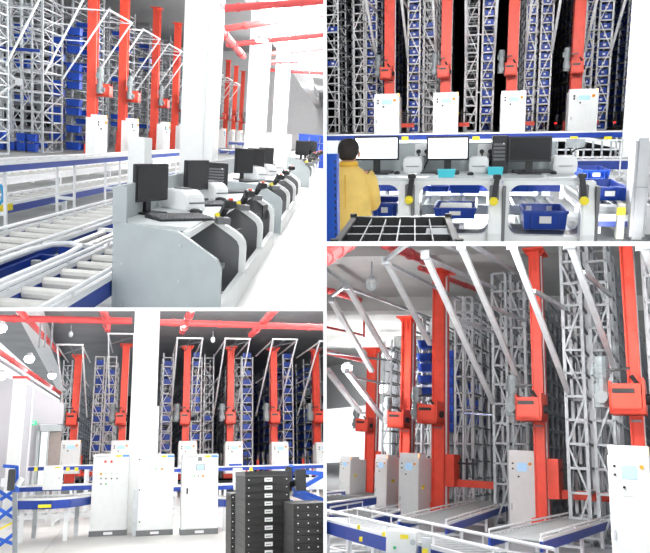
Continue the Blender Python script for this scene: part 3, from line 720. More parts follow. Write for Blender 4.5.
for k,(u,v,nm) in enumerate(((412.5,173.5,'left'),(478.5,173.5,'middle'),(565,173.5,'right'))):
    p=RD(u,v); t=thing('label_printer','white label printer, %s one on the picking desk'%nm,'printer',R,p)
    MB().loft([[(x*(1.15 if k==2 else 1),y,z) for x,y,z in r] for r in ([(-.13,0,0),(.13,0,0),(.13,.5,0),(-.13,.5,0)],[(-.14,-.02,.12),(.14,-.02,.12),(.14,.5,.12),(-.14,.5,.12)],[(-.13,.02,.23),(.13,.02,.23),(.13,.5,.23),(-.13,.5,.23)])]).part('body',LBL,t,bevel=.02)
    B(-.09,.09,-.03,-.02,.1,.108).part('paper_slot',DGREY,t); 
for k,(u,v,w,nm) in enumerate(((365.5,170,.24,'left, behind the person'),(446.5,177,.24,'front of the middle keyboard'),(495,174.5,.22,'below the black computer tower'))):
    p=RD(u,v); r0=[(-w/2*.85,-.1),(w/2*.85,-.1),(w/2*.85,.12),(-w/2*.85,.12)]
    m=MB(); m.loft([[(x,y,0) for x,y in r0],[(x*1.17,y*1.15,.1) for x,y in r0],[(x*1.05,y*1.0,.1) for x,y in r0],[(x*.9,y*.9,.02) for x,y in r0]]); m.solo('cyan_tray',CYAN,R,'small cyan plastic tray, %s'%nm,'tray',loc=p)
p=R.P(433,148.5,Y=10.8)
for k,(u,nm) in enumerate(((423,'between left and middle monitors'),(486,'left of the black computer tower'))):
    q=R.P(u,150,Y=10.83); t=thing('wall_socket','white double power socket %s'%nm,'socket',R,q); B(-.12,.12,-.03,0,-.09,.09).part('plate',LBL,t,bevel=.01)
    for s in (-.06,.06): MB().cyl((s,-.1,-.02),(s,-.03,-.02),.035,8).tube([(s,-.09,-.03),(s+.02,-.09,-.15),(s-.05,-.07,-.3)],.012,6).part('plug',DARK,t)
for k,(u,v,nm) in enumerate(((412,183,'left'),(497,184,'middle'),(582,183,'right'))):
    p=R.P(u,v,Y=9.35); t=thing('barcode_scanner','black handheld barcode scanner in holder on the %s rib of picking desk'%nm,'scanner',R,p)
    sx=-1 if k==2 else 1
    MB().loft([[(x*1.0+dx,y,z) for x,y in ((-.05,-.05),(.05,-.05),(.05,.08),(-.05,.08))] for z,dx in ((.12,0),(.06,.0))]).loft([[(x+dx,y,z) for x,y in ((-.032*1.1,-.03),(.032*1.1,-.03),(.035,.04),(-.035,.04))] for z,dx in ((.06,0),(-.07,-.02*sx),(-.17,-.03*sx))]).part('scanner_body',DARK,t,bevel=.008)
    B(-.045,.045,-.04,-.032,.07,.11).part('scan_window',DGREY,t)
    B(-.06-.03*sx,.06-.03*sx,0,.1,-.22,-.02).part('holder',DGREY,t,bevel=.01)
    MB().cyl((-.035*sx,-.06,-.22),(-.035*sx,0,-.22),.055,14).part('yellow_button',YEL,t)
lamp(R,(-2,22,6.0),1400); lamp(R,(4,22,6.0),1500)  # added fill in front of the cranes, no fittings
B(10,10.2,3,75,0,11.6).struct('wall_right_light_block',mat('mid_grey_wall',(.4,.41,.42),.8),R)  # unseen side wall, added to block light coming in from the right
# ---- black divided crate in the foreground
YB=2.55
def cp(u,v,Z): q=R.P(u,v,Z=Z); return q
zc=1.32
A=[cp(331,243,zc),cp(462,243,zc),cp(450,216,zc),cp(352,216,zc)]
t=thing('divided_crate','large black crate with thin grid dividers and a paper, nearest the camera','crate',R,(0,0,0))
m=MB()
def quadring(k,z): 
    c=sum((q for q in A),V())/4
    return [(c.x+(q.x-c.x)*k,c.y+(q.y-c.y)*k,z) for q in A]
m.loft([quadring(.9,zc-.35),quadring(.93,zc-.04),quadring(1.0,zc-.04),quadring(1.0,zc),quadring(.88,zc),quadring(.86,zc-.3)],cap=True)
m.part('crate_body',DARK,t,bevel=.003)
for q in quadring(.96,0): MB().cyl((q[0],q[1],zc-.02),(q[0],q[1],zc+.012),.016,10).part('corner_lug',DARK,t)
if 1: pass; dl=MB()
C_=quadring(.87,0); L4=[V((q[0],q[1],0)) for q in C_]
for i in range(1,6):
    a=L4[0].lerp(L4[1],i/6); b=L4[3].lerp(L4[2],i/6); dl.bar((a.x,a.y,zc-.008),(b.x,b.y,zc-.008),.0035,.003); MB().bar((a.x,a.y,zc-.06),(b.x,b.y,zc-.06),.006,.1).part('divider',DARK,t)
for j in (.33,.66):
    a=L4[0].lerp(L4[3],j); b=L4[1].lerp(L4[2],j); dl.bar((a.x,a.y,zc-.008),(b.x,b.y,zc-.008),.0025,.003); MB().bar((a.x,a.y,zc-.06),(b.x,b.y,zc-.06),.006,.1).part('divider',DARK,t)
dl.part('divider_edges',LBL,t,label='thin pale top edges of the dividers')
p=cp(443,233,zc-.03); MB().add([(p.x-.07,p.y-.05,zc-.03),(p.x+.05,p.y-.04,zc-.03),(p.x+.05,p.y+.06,zc-.015),(p.x-.07,p.y+.03,zc-.015),(p.x-.07,p.y-.05,zc-.034),(p.x+.05,p.y-.04,zc-.034),(p.x+.05,p.y+.06,zc-.019),(p.x-.07,p.y+.03,zc-.019)],[(0,1,2,3),(7,6,5,4),(0,4,5,1),(1,5,6,2),(2,6,7,3),(3,7,4,0)]).solo('paper_sheet',LBL,R,'white paper sheet lying in the front right cell of black crate','paper')
# crate stand so that it rests on something
q=quadring(.85,0); xs=[a[0] for a in q]; ys=[a[1] for a in q]
B(min(xs),max(xs),min(ys),max(ys),0,zc-.35).solo('crate_stand',DGREY,R,'dark stand beneath the black divided crate','stand')
# ---- blue post at the left
pw=R.P(327,240,Y=5.2); pe=R.P(336.5,154,Y=5.2)
t=thing('blue_post','bright blue perforated steel post at the left edge, before the person','post',R,(pw.x,5.2,0)); B(-.05,pe.x-pw.x,0,.1,0,pe.z).part('post',mat('blue_paint',(.01,.10,.55),.4),t)
m=MB()
for i in range(24): m.box(pe.x-pw.x-.018,pe.x-pw.x-.008,-.004,0,.3+i*.05,.325+i*.05)
m.part('slots',DARK,t)
# ---- the person
PY=6.3
def body():
    cx=R.P(347.5,150,Y=PY).x
    top=R.P(357,138,Y=PY).z
    t=thing('person','person seen from behind in a yellow work jacket, short dark hair, at desk','person',R,(cx,PY,0))
    S=top/1.62
    # skinned body, one surface
    vs=[];es=[];rs=[]
    def v(x,y,z,r,p=None):
        vs.append((x*S*.9,y*S,z*S)); rs.append(r*S)
        if p is not None: es.append((p,len(vs)-1))
        return len(vs)-1
    pel=v(0,0,.84,.13); wa=v(0,.01,1.0,.12,pel); ch=v(0,.02,1.2,.14,wa); ne=v(0,.03,1.36,.055,ch); hd=v(0.0,.06,1.44,.075,ne); 
    hm=v(0.0,.065,1.50,.088,hd); ht=v(0.0,.06,1.555,.06,hm)
    for sx in (-1,1):
        sh=v(sx*.17,.02,1.28,.06,ch); el=v(sx*.22,.12,1.03,.042,sh); wr=v(sx*.17,.36,1.0,.03,el); hn=v(sx*.16,.43,1.0,.028,wr)
        for i,(dx,ln) in enumerate(((-.03,.06),(-.012,.075),(.006,.072),(.022,.06))):
            f1=v(sx*.16+dx,.47,1.0,.009,hn); v(sx*.16+dx,.47+ln,.985,.008,f1)
        tb=v(sx*(.16-.04),.44,.99,.01,hn); v(sx*(.16-.055),.47,.985,.009,tb)
        hp=v(sx*.09,0,.78,.09,pel); kn=v(sx*.1,.02,.45,.06,hp); an=v(sx*.1,-.01,.08,.04,kn); v(sx*.11,.13,.035,.035,an)
    me=bpy.data.meshes.new('body'); me.from_pydata(vs,es,[]); o=bpy.data.objects.new('body',me); COL.objects.link(o)
    mo=o.modifiers.new('s','SKIN'); mo.use_smooth_shade=True
    for i,r in enumerate(rs): me.skin_vertices[0].data[i].radius=(r,r)
    me.skin_vertices[0].data[0].use_root=True
    o.modifiers.new('d','SUBSURF').levels=2
    bpy.context.view_layer.update(); dg=bpy.context.evaluated_depsgraph_get(); m2=bpy.data.meshes.new_from_object(o.evaluated_get(dg)); bpy.data.objects.remove(o)
    SK=mat('skin_tone',(.62,.36,.24),.6,0,.05); m2.materials.clear(); m2.materials.append(SK)
    for p in m2.polygons: p.use_smooth=True
    b=bpy.data.objects.new('body',m2); COL.objects.link(b); b.parent=t
    # ears
    for sx in (-1,1):
        MB().loft([[(sx*(.085+.012*k)*S,(.06+.022*math.cos(a)*c)*S,(1.475+.034*math.sin(a)*c)*S) for a in [2*PI*i/10 for i in range(10)]] for k,c in ((0,.8),(1,1),(1.6,.7))]).part('ear',SK,t,smooth=True)
    # hair cap: egg shape over skull back and top
    H=mat('dark_hair',(.02,.014,.011),.7,0,.4,40,bump=.4)
    rings=[]
    for z,rx,ry0,ry1 in ((1.425,.055,-.03,.0),(1.45,.082,-.045,.02),(1.49,.096,-.052,.10),(1.53,.1,-.05,.15),(1.565,.093,-.035,.145),(1.6,.068,-.01,.12),(1.617,.03,.025,.08)):
        cy=(ry0+ry1)/2; ry=(ry1-ry0)/2
        rings.append([(rx*math.cos(a)*S,(cy+ry*math.sin(a))*S,z*S) for a in [2*PI*i/18 for i in range(18)]])
    MB().loft(rings).part('hair',H,t,smooth=True)
    # jacket
    J=mat('yellow_jacket',(.86,.60,.16),.75,0,.10,7,bump=.25)
    rings=[]
    for z,rx,ry,cy in ((.66,.25,.155,0),(.72,.255,.16,0),(.85,.25,.155,0),(1.0,.24,.15,.01),(1.12,.235,.15,.015),(1.22,.232,.145,.02),(1.29,.21,.125,.02),(1.335,.155,.1,.025),(1.365,.1,.085,.03),(1.385,.078,.078,.03)):
        rings.append([(.88*rx*math.copysign(abs(math.cos(a))**.85,math.cos(a))*(1+.02*math.sin(5*a+z*9))*S,(cy+ry*math.copysign(abs(math.sin(a))**.85,math.sin(a)))*S,z*S) for a in [2*PI*i/32 for i in range(32)]])
    MB().loft(rings).part('jacket',J,t,smooth=True)
    for sx in (-1,1):
        pts=[(sx*.175,.02,1.285,.085),(sx*.215,.03,1.22,.085),(sx*.245,.06,1.12,.072),(sx*.25,.12,1.03,.066),(sx*.23,.2,1.0,.06),(sx*.19,.32,.995,.05),(sx*.185,.345,.995,.052)]
        rr=[]
        for i,(x,y,z,r) in enumerate(pts):
            a_=V(pts[max(0,i-1)][:3]); b_=V(pts[min(len(pts)-1,i+1)][:3]); d=(b_-a_).normalized(); u=d.cross(V((1,0,0))).normalized(); w=d.cross(u)
            rr.append([tuple((V((x*.88,y,z))+(u*math.cos(q)+w*math.sin(q))*r)*S) for q in [2*PI*j/16 for j in range(16)]])
        MB().loft(rr).part('sleeve',J,t,smooth=True)
    rings=[[( .083*k*math.cos(a)*S,(.03+.083*k*math.sin(a))*S,z*S) for a in [2*PI*i/20 for i in range(20)]] for z,k in ((1.37,1.15),(1.40,1.08),(1.412,.98))]
    MB().loft(rings).part('collar',mat('jacket_collar',(.78,.46,.05),.75,0,.1),t,smooth=True)
    B(-.004*S,.004*S,-.14*S,-.132*S,.7*S,1.3*S).part('back_seam',mat('jacket_collar',(0,0,0)),t)
    TR_=mat('dark_trousers',(.03,.035,.05),.8,0,.1)
    for sx in (-1,1):
        MB().loft([[(sx*.1*S+r*math.cos(a)*S,(y+r*math.sin(a))*S,z*S) for a in [2*PI*i/16 for i in range(16)]] for z,r,y in ((.84,.125,0),(.7,.115,0),(.45,.085,.02),(.15,.07,0),(.09,.07,-.005))]).part('trouser_leg',TR_,t,smooth=True)
        MB().loft([[(sx*.105*S+rx*math.cos(a)*S,(.05+ry*math.sin(a))*S,z*S) for a in [2*PI*i/16 for i in range(16)]] for z,rx,ry in ((0,.05,.13),(.04,.052,.13),(.075,.048,.11),(.1,.042,.06))]).part('shoe',DARK,t,smooth=True)
body()
# ================================================================ ROOM BL (control cabinets in front of the warehouse)
R=BL
floor(R,'floor_lower_left',-9,16,5,100,0,mat('pale_floor',(.56,.55,.53),.55,0,.06,.8))
v_='lower left view'
def XB(u,y,v=440): return R.P(u,v,Y=y).x
def ZB(v,y,u=160): return R.P(u,v,Y=y).z
# floor joint
a=R.P(62,530,Z=0); b=R.P(45,553,Z=0); MB().bar((a.x,a.y,.005),(b.x,b.y-1,.005),.03,.01).struct('trim_floor_seam',mat('joint_grey',(0,0,0)),R)
# three large cabinets
for u0,u1,vt,vb,nm,st in ((91,127.8,453.5,536,'left','a'),(137.5,173.3,454,535.5,'middle','b'),(181.5,218,454,534.5,'right','c')):
    f=R.P((u0+u1)/2,vb,Z=0); Y=f.y; x0=XB(u0,Y,500); x1=XB(u1,Y,500); h=ZB(vt,Y,(u0+u1)/2); w=x1-x0
    t=cabinet(R,((x0+x1)/2,Y,0),0,w,.55,h,'large white floor cabinet with black plinth, %s of the three in %s'%(nm,v_),style='big')
    def dot(u,v,m,n,r=.022,lab=None):
        p=R.P(u,v,Y=Y-.015); x=p.x-(x0+x1)/2; MB().cyl((x,-.015,p.z),(x,-.045,p.z),r,10).part(n,m,t,label=lab)
    def rect(ua,ub,va,vb2,m,n,th=.01):
        p=R.P(ua,vb2,Y=Y); q=R.P(ub,va,Y=Y); xc=(x0+x1)/2; B(p.x-xc,q.x-xc,-.015-th,-.015,p.z,q.z).part(n,m,t)
    if st=='a':
        for u in (105.5,111.5): rect(u-1.2,u+1.2,460.5,462.8,RED,'red_meter')
        dot(101,474,ORG,'push_button',.03,'orange push button')
        for u in (101,106,111.5,117): dot(u,478.5,DGREY,'push_button')
        for u in (101,106): dot(u,484,(DGREY if u==101 else GRN),'push_button')
        for u in (106,111.5,117): dot(u,473.5,GRN,'pilot_light',.012)
    if st=='b':
        dot(162,469,ORG,'push_button',.028,'orange push button'); dot(156,469,GRN,'push_button',.018); dot(150,469,GRN,'pilot_light',.014)
        for v in (459.5,490,522): dot(139.5,v,DARK,'hinge',.018)
    if st=='c':
        rect(198,202,457,461,DGREY,'meter',.02); rect(195.5,205,464,470.5,GREY,'screen_frame',.012); rect(197,203.5,465,469.5,SCR,'touch_screen',.02)
        dot(194,476,GRN,'push_button',.018); dot(198.2,476,DGREY,'push_button',.018); dot(203,476,ORG,'push_button',.028,'orange push button')
        rect(186.3,188,488,494,DARK,'door_handle',.03)
# white square pillar
Y=19.5; x0=XB(131,Y,400); x1=XB(157,Y,400)
t=thing('concrete_pillar','broad white square pillar between left and middle cabinets, '+v_,'pillar',R,(x0,Y,0)); B(0,x1-x0,0,.7,0,9).part('shaft',WHITE,t); MB().tube([(x1-x0+.03,.2,0),(x1-x0+.03,.2,3.2)],.04,8).part('conduit',LBL,t)
# ---- cranes & cabinets
YC=41
cr=[(74,356,69.3,'leftmost'),(122.5,345,119.7,'second'),(186,347,187.3,'third'),(230.8,347.6,234,'fourth'),(274.8,349,280.4,'fifth'),(318,350,325,'rightmost')]
for u,vt,uc,nm in cr:
    p=R.P(u,vt,Y=YC+1.2); zt_=p.z
    xb=R.P(u-.5,435,Y=YC+1.2).x
    crane(R,(xb,YC+1.2,.9),0,2.25,zt_-.9,'orange-red stacker crane mast, %s of six in %s'%(nm,v_),w=.17,d=.2,zs=-.2,mh=.45,bw=.6)
    c=R.P(uc,465,Y=YC-1); cabinet(R,(c.x,YC-1,c.z-.45),0,17/700*(YC-1),.9,1.6,'white crane control cabinet with small screen, %s of six in %s'%(nm,v_))
# racks
YR=44.5
g='blue totes stored in the lower left racks'
sp=[(60.5,69.5,0.0,'leftmost',360),(92.7,101.8,.7,'second',356),(104.5,114,.7,'third',356),(162,172,.75,'fourth',353),(191.5,201,.6,'fifth',357),(204,213,0.05,'sixth',354),(234,241,.05,'seventh',356),(242,252.5,.9,'eighth',357),(283.5,293,.9,'ninth',354),(313,321,.7,'tenth',354)]
LB=.56
zr=.9
for u0,u1,pr,nm,vt in sp:
    x0=XB(u0,YR,410); w=XB(u1,YR,410)-x0; H=ZB(vt,YR,u0)-zr
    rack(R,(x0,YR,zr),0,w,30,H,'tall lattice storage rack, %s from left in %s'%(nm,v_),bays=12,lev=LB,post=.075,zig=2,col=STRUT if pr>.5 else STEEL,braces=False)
    if pr: rack_totes(R,(x0,YR,zr),0,w,LB,14,'%s rack of %s'%(nm,v_),g,prob=pr,d=.7)
m=MB()
for u0,u1,pr,nm,vt in sp:
    if nm in ('eighth','ninth','tenth','second','fifth','fourth'):
        x0=XB(u0,YR,410); w=XB(u1,YR,410)-x0
        for j in range(1,12):
            for k in range(13):
                if random.random()<(.85 if nm in('ninth','tenth') else .35): m.box(x0+.06,x0+w-.06,YR+.4+2.5*j,YR+1.9+2.5*j,zr+k*LB+.05,zr+k*LB+.42)
m.solo('stored_totes',BLUE,R,'mass of blue totes filling the depth of the lower left racks','totes',kind='stuff')
# bracing frames
Yf=38.3
for ua,ub,v,nm in ((57,82.5,344.5,'leftmost'),(108.5,134,333.5,'second'),(177.5,202.5,338,'third'),(225.5,250,338.5,'fourth'),(273,297,339,'fifth'),(319.5,344,341,'rightmost')):
    x0=XB(ua,Yf,v); x1=XB(ub,Yf,v); zt_=ZB(v,Yf,ua)
    support_frame(R,(x0,YR,0),0,x1-x0,YR-Yf,4.6,zt_,'pale bracing truss over crane mast, %s of six in %s'%(nm,v_),t_=.075)
# shelving texture behind, dark far wall and hall ceiling
CE=mat('dark_hall_ceiling',(.30,.31,.32),.8,0,.1,.7)
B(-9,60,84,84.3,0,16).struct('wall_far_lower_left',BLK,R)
zc_=ZB(316,28)
B(-9,50,24,84,9.6,9.8).struct('ceiling_lower_left',CE,R)
B(-9,16,18.5,24,ZB(313,24)+.3,ZB(313,24)+.6).struct('ceiling_near_lower_left',PLAST,R)
# beams
for k,(u0,v0,u1,v1) in enumerate(((0,331,62,398),)):
    a=R.P(0,340,Y=24); b=R.P(62,398,Y=60); MB().bar((a.x-.2,20,9.2),(b.x-1,70,9.2),.9,.9).struct('trim_beam_lower_left',PLAST,R)
B(-9,16,30,31,8.9,9.6).struct('trim_beam_cross',CE,R)
def pp(u0,v0,y0,u1,v1,y1,r_,lab,c=3,col=None): return pipe(R,R.P(u0,v0,Y=y0),R.P(u1,v1,Y=y1),r_,lab,clamps=c,col=col)
pp(-10,318.2,28,132,321,28,.13,'thick red pipe across the ceiling left of white pillar, '+v_)
pp(150,322,28.6,330,327.5,28.6,.13,'thick red pipe across the ceiling right of white pillar, '+v_,4)
pp(18,309,26,60,354,42,.12,'red branch pipe running back under ceiling at far left, '+v_)
pp(-5,349,24,60,393,42,.09,'lower red pipe above the white side wall, '+v_)
pp(103,309,25,107.5,330,33,.14,'short red branch pipe left of the pillar top, '+v_,2)
pp(192,309,25,182,332,33,.14,'short red branch pipe above the third crane, '+v_,2)
pp(276,309,25,251,335,33,.14,'slanted red branch pipe above the fourth crane, '+v_,2)
pp(-5,357,24,60,399,42,.05,'thin dark conduit below the red wall pipe, '+v_,2,col=STEELD)
cage_lamp(R,R.P(71,331.5,Y=27),.42,'caged hanging lamp above the leftmost crane, '+v_)
cage_lamp(R,R.P(213,337,Y=27),.42,'caged hanging lamp between third and fourth cranes, '+v_)
for k,(u,v,y) in enumerate(((1,327,26),(29.5,358,30),(52,375,38),(1,375,30))):
    q=R.P(u,v,Y=y); t=thing('ceiling_lamp','round glowing ceiling lamp, %s'%['top left corner of lower left view','second and brightest in lower left view','nearest to leftmost crane in lower left view','left edge above white column, lower left view'][k],'lamp',R,q)
    MB().cyl((0,0,.05),(0,0,.2),.18,14,.1).part('shade',STEEL,t); MB().loft([[(rr*math.cos(2*PI*i/14),rr*math.sin(2*PI*i/14),z) for i in range(14)] for rr,z in ((.18,.05),(.2,-.05),(.15,-.15),(.05,-.2))]).part('bulb',mat('lamp_emitter_strong',(1,1,1),.4,emit=14),t,smooth=True)
    lamp(R,q-V((0,0,.6)),(40,20,30,8)[k],.3)
for k,u in enumerate((46.5,41,53)):
    q=R.P(u,320,Y=29); B(-.03,.03,-.03,.03,-.0,1.0).solo('hanger_rod',STEELD,R,'dark vertical hanger rod under ceiling, %s'%['left of first caged lamp','thin left one','right one near caged lamp'][k],'hanger',loc=q-V((0,0,1.1)))
# left wall with column, exit sign and open passage
WL=mat('grey_white_wall',(.50,.50,.53),.8,0,.03,1.5)
Yw=33
x0=XB(-20,Yw,430); x1=XB(62,Yw,430); zt_=ZB(395,Yw,40)
a=XB(38,Yw,430)
MB().prism([(x0,0),(x0,ZB(372,Yw,0)),(XB(25,Yw,385),ZB(383,Yw,25)),(x1,ZB(404,Yw,60)),(x1,ZB(424,Yw,60)),(a,ZB(424,Yw,38)),(a,0)],'y',Yw,Yw+.2).struct('wall_left_lower',WL,R)
B(a+.1,XB(58,Yw+5,440),Yw+5,Yw+5.2,0,3.8).struct('wall_passage',mat('passage_grey',(.35,.34,.33),.8),R)
t=thing('door_surround','pale box frame around the open passage left of first crane, '+v_,'door frame',R,(a,Yw-.3,0)); 
w_=x1-a; B(0,.12,0,.5,0,ZB(424,Yw)).part('jamb',GREY,t); B(w_*.45,w_*.5,0,.5,0,ZB(424,Yw)).part('jamb',GREY,t); B(0,w_,0,.5,ZB(430,Yw),ZB(424,Yw)).part('lintel',GREY,t)
B(w_*.5,w_,.2,.3,0,ZB(430,Yw)).part('half_open_door',mat('brown_grey_door',(.28,.24,.22),.6),t)
Y=26; x0=XB(9,Y,430); x1=XB(22,Y,430); t=thing('wall_column','white square column against the left wall with red cap band, '+v_,'column',R,(x0,Y,0))
B(0,x1-x0,0,.6,0,ZB(378,Y,15)).part('shaft',WHITE,t); B(-.03,x1-x0+.03,-.03,.63,ZB(378.5,Y,15),ZB(376,Y,15)).part('cap_band',PIPE,t); B((x1-x0),(x1-x0)*1.5,.2,.6,0,ZB(384,Y,15)).part('side_face',WL,t)
q=R.P(32.5,423,Y=Yw-.05); t=thing('exit_sign','small green running-figure exit sign on the left wall','sign',R,q); B(-.17,.17,-.05,0,-.09,.09).part('sign_box',mat('exit_green',(.02,.5,.2),.4,emit=.7),t)
MB().bar((-.03,-.055,.0),(.03,-.055,.03),.03).bar((-.03,-.055,0),(-.06,-.055,-.05),.02).bar((.0,-.055,.0),(.04,-.055,-.05),.02).cyl((.04,-.06,.05),(.04,-.05,.05),.018,8).bar((.08,-.055,-.05),(.08,-.055,.05),.02).part('pictogram',LBL,t)
# conveyors
def cv(label,u0,u1,v,Y,w,**k):
    a=R.P(u0,v,Y=Y); b=R.P(u1,v,Y=Y); zz=(a.z+b.z)/2
    return conveyor(R,(a.x,Y,zz),(b.x,Y,zz),w,label,**k)
cv('upper blue conveyor crossing behind the cabinets, left half of '+v_,17,128,466,27.5,1.2,legs=4,roller=.25,rr=.03,beam=.13)
cv('upper blue conveyor crossing behind the cabinets, right half of '+v_,158,330,466.5,27.5,1.2,legs=5,roller=.3,rr=.03,beam=.13)
cv('second blue conveyor level under the upper one, left half of '+v_,17,128,485,26,1.6,legs=5,roller=.25,rr=.03,beam=.15)
cv('second blue conveyor level under the upper one, right half of '+v_,158,260,485,26,1.6,legs=4,roller=.3,rr=.03,beam=.15)
cv('grey lower roller conveyor under the second level, '+v_,17,240,511,24,1.6,legs=3,roller=.3,rr=.04,beam=.08,blue=False)
# curved near conveyor
t=thing('curved_conveyor','near blue-sided curved roller conveyor left of the cabinets, '+v_,'conveyor',R,(0,0,0))
pa=[R.P(u,v,Y=y) for u,v,y in ((18,500,18.2),(35,501.5,17.9),(52,501.5,17.8),(70,499.5,18.1),(82,497,18.7),(95,494,19.6))]
zc0=sum(p.z for p in pa)/6
m=MB(); m2=MB(); m3=MB()
for p,q in zip(pa[:-1],pa[1:]):
    m.bar((p.x,p.y,zc0-.1),(q.x,q.y,zc0-.1),.04,.19); m2.bar((p.x,p.y,zc0+.02),(q.x,q.y,zc0+.02),.06,.05); m3.bar((p.x,p.y+1.6,zc0+.02),(q.x,q.y+1.6,zc0+.02),.06,.1)
m.part('side_beam',BLUED,t); m2.part('side_rail',RAIL,t); m3.part('side_rail',RAIL,t)
for i in range(15):
    f=i/15*5; k=int(f); p=pa[k].lerp(pa[k+1],f-k); MB().cyl((p.x,p.y+.02,zc0),(p.x+.05,p.y+1.58,zc0),.04,8).part('roller',ROLL,t)
for u in (22.5,67): 
    p=R.P(u,505,Y=18.3); B(p.x-.05,p.x+.05,18.3,18.4,0,zc0-.19).part('leg',RAIL,t); B(p.x-.05+.15,p.x+.05+.15,19.4,19.5,0,zc0-.1).part('leg',STEEL,t)
p=R.P(45,505,Y=17.8); B(p.x-.14,p.x+.14,17.73,17.76,zc0-.16,zc0-.09).part('yellow_label',YEL,t,label='yellow warning label')
t=thing('curved_conveyor','blue-sided curved roller conveyor right of the cabinets, '+v_,'conveyor',R,(0,0,0))
pa=[R.P(u,v,Y=y) for u,v,y in ((214,497,19.6),(225,499,19),(238,501,18.6))]; zc0=sum(p.z for p in pa)/3
m=MB(); m2=MB()
for p,q in zip(pa[:-1],pa[1:]): m.bar((p.x,p.y,zc0-.1),(q.x,q.y,zc0-.1),.04,.18); m2.bar((p.x,p.y,zc0+.02),(q.x,q.y,zc0+.02),.06,.05)
m.part('side_beam',BLUED,t); m2.part('side_rail',RAIL,t)
for i in range(8):
    p=pa[0].lerp(pa[2],i/8); MB().cyl((p.x,p.y,zc0),(p.x,p.y+1.5,zc0),.04,8).part('roller',ROLL,t)
B(pa[1].x-.05,pa[1].x+.05,19.1,19.2,0,zc0-.19).part('leg',RAIL,t)
def box_px(name,label,cat,u0,u1,v0,v1,Y,d,m_,extra=None,ground=False):
    a=R.P(u0,(v0+v1)/2,Y=Y).x; b=R.P(u1,(v0+v1)/2,Y=Y).x; z0=0 if ground else ZB(v1,Y,(u0+u1)/2); z1=ZB(v0,Y,(u0+u1)/2)
    t=thing(name,label,cat,R,((a+b)/2,Y,z0)); w=b-a; B(-w/2,w/2,0,d,0,z1-z0).part('body',m_,t,bevel=.015); return t,w,z1-z0
t,w,h=box_px('junction_cabinet','white junction box cabinet on the conveyors left of left cabinet','cabinet',43,61.5,466.5,490,25,.4,CAB)
B(w*.1,w*.4,-.01,0,h*.93,h*.98).part('yellow_label',YEL,t); MB().cyl((w*.38,-.02,h*.5),(w*.38,0,h*.5),.03,8).part('lock',STEEL,t)
t,w,h=box_px('junction_cabinet','white junction box cabinet behind the tall black crate stack','cabinet',234,242.5,468,490,25,.4,CAB); B(w*.1,w*.4,-.01,0,h*.93,h*.98).part('yellow_label',YEL,t)
for u in (36,76.5,68,251):
    q=R.P(u,468,Y=26.8); B(-.06,.06,-.01,0,-.1,.02).solo('warning_label',YEL,R,'small yellow label on the upper blue conveyor, %s'%{36:'left of junction box',76.5:'rightmost before left cabinet',68:'just right of junction box',251:'above black crates'}[u],'label',loc=q)
t,w,h=box_px('pump_column','grey post with pipe between left and middle floor cabinets','post',133,138,490,530,18.6,.2,STEEL,ground=True)
t,w,h=box_px('notice_plate','white and blue notice plate below the fourth crane cabinet','panel',229,242,461,468,YC-4,.05,CAB); B(-w/2,w/2,-.01,0,h*.15,h*.6).part('blue_band',BLUE,t)
# fork heads between racks
for k,(u,v) in enumerate(((222,462),(264,462),(309,462),(82,460))):
    q=R.P(u,v,Y=43.2); t=thing('fork_head','dark red-lit fork head in the aisle, %s in %s'%(['right of third crane','right of fourth crane','right of fifth crane','right of leftmost crane'][k],v_),'machine',R,(q.x,q.y,.9)); m=MB()
    for i in range(3): m.box(-.4+.3*i,-.3+.3*i,0,.2,0,1.3+.15*(i%2))
    m.part('fork_arms',DGREY,t); B(-.45,-.3,-.05,0,.2,1.0).part('red_plate',RED,t)
# ---- black crates stacks
def crate_stack(u0,u1,vtop,Y,n,desc,d,lab=True,group='black crates stacked in the lower left view',studs=False,skip=0):
    x0=XB(u0,Y,520); x1=XB(u1,Y,520); w=x1-x0; top=ZB(vtop,Y,(u0+u1)/2); hh=.215*Y/16.5*(13.3/16.5)**0; 
    hh=7.35/700*Y
    n=int(top/hh)+1; z=top-n*hh
    for k in range(n):
        zz=top-(k+1)*hh
        if zz<-.05: zz=0
        t=thing('black_crate','black plastic crate %s in %s'%(('on top' if k==0 else ORD[k]+' from top'),desc),'crate',R,((x0+x1)/2,Y,max(zz,0)),0,group)
        m=MB(); m.loft([[(x*s,y if y>.1 else y+(1-s),z) for x,y in ((-w/2,0),(w/2,0),(w/2,d),(-w/2,d))] for s,z in ((.985,0),(.985,hh*.8),(1,hh*.8),(1,hh*.97))]); m.part('crate_body',mat('crate_black',(.016,.016,.016),.6,0,.2),t)
        if lab: B(-w*.07,w*.1,-.012,0.012,hh*.22,hh*.72).part('paper_label',LBL,t); B(-w*.05,w*.07,-.016,-.011,hh*.4,hh*.5).part('barcode',DGREY,t)
        s=MB()
        for x in ((-.42,.42) if not studs else (-.38,-.1,.15,.4)): s.cyl((x*w,-.02,hh*.5),(x*w,0,hh*.5),.009,6)
        s.part('rivet',LBL,t)
    return x0,x1,top
x0,x1,top=crate_stack(245,290.5,475.5,11.2,20,'tall labelled crate stack',1.2)
t=thing('divided_crate','open black crate with dividers crowning the tall crate stack','crate',R,((x0+x1)/2,11.2,top)); w=x1-x0
MB().box(-w/2,w/2,0,.02,0,.06).box(-w/2,w/2,1.18,1.2,0,.06).box(-w/2,-w/2+.02,0,1.2,0,.06).box(w/2-.02,w/2,0,1.2,0,.06).part('crate_rim',DARK,t)
m=MB(); 
for i in range(1,5): m.box(-w/2+w*i/5-.004,-w/2+w*i/5+.004,.02,1.18,0,.05)
m.part('divider',DGREY,t)
crate_stack(231,245,493,12.8,10,'half hidden stack left of the tall stack',.8,lab=False,studs=True)
crate_stack(293.5,330,503,10.4,10,'studded stack at the right edge',.9,lab=False,studs=True)
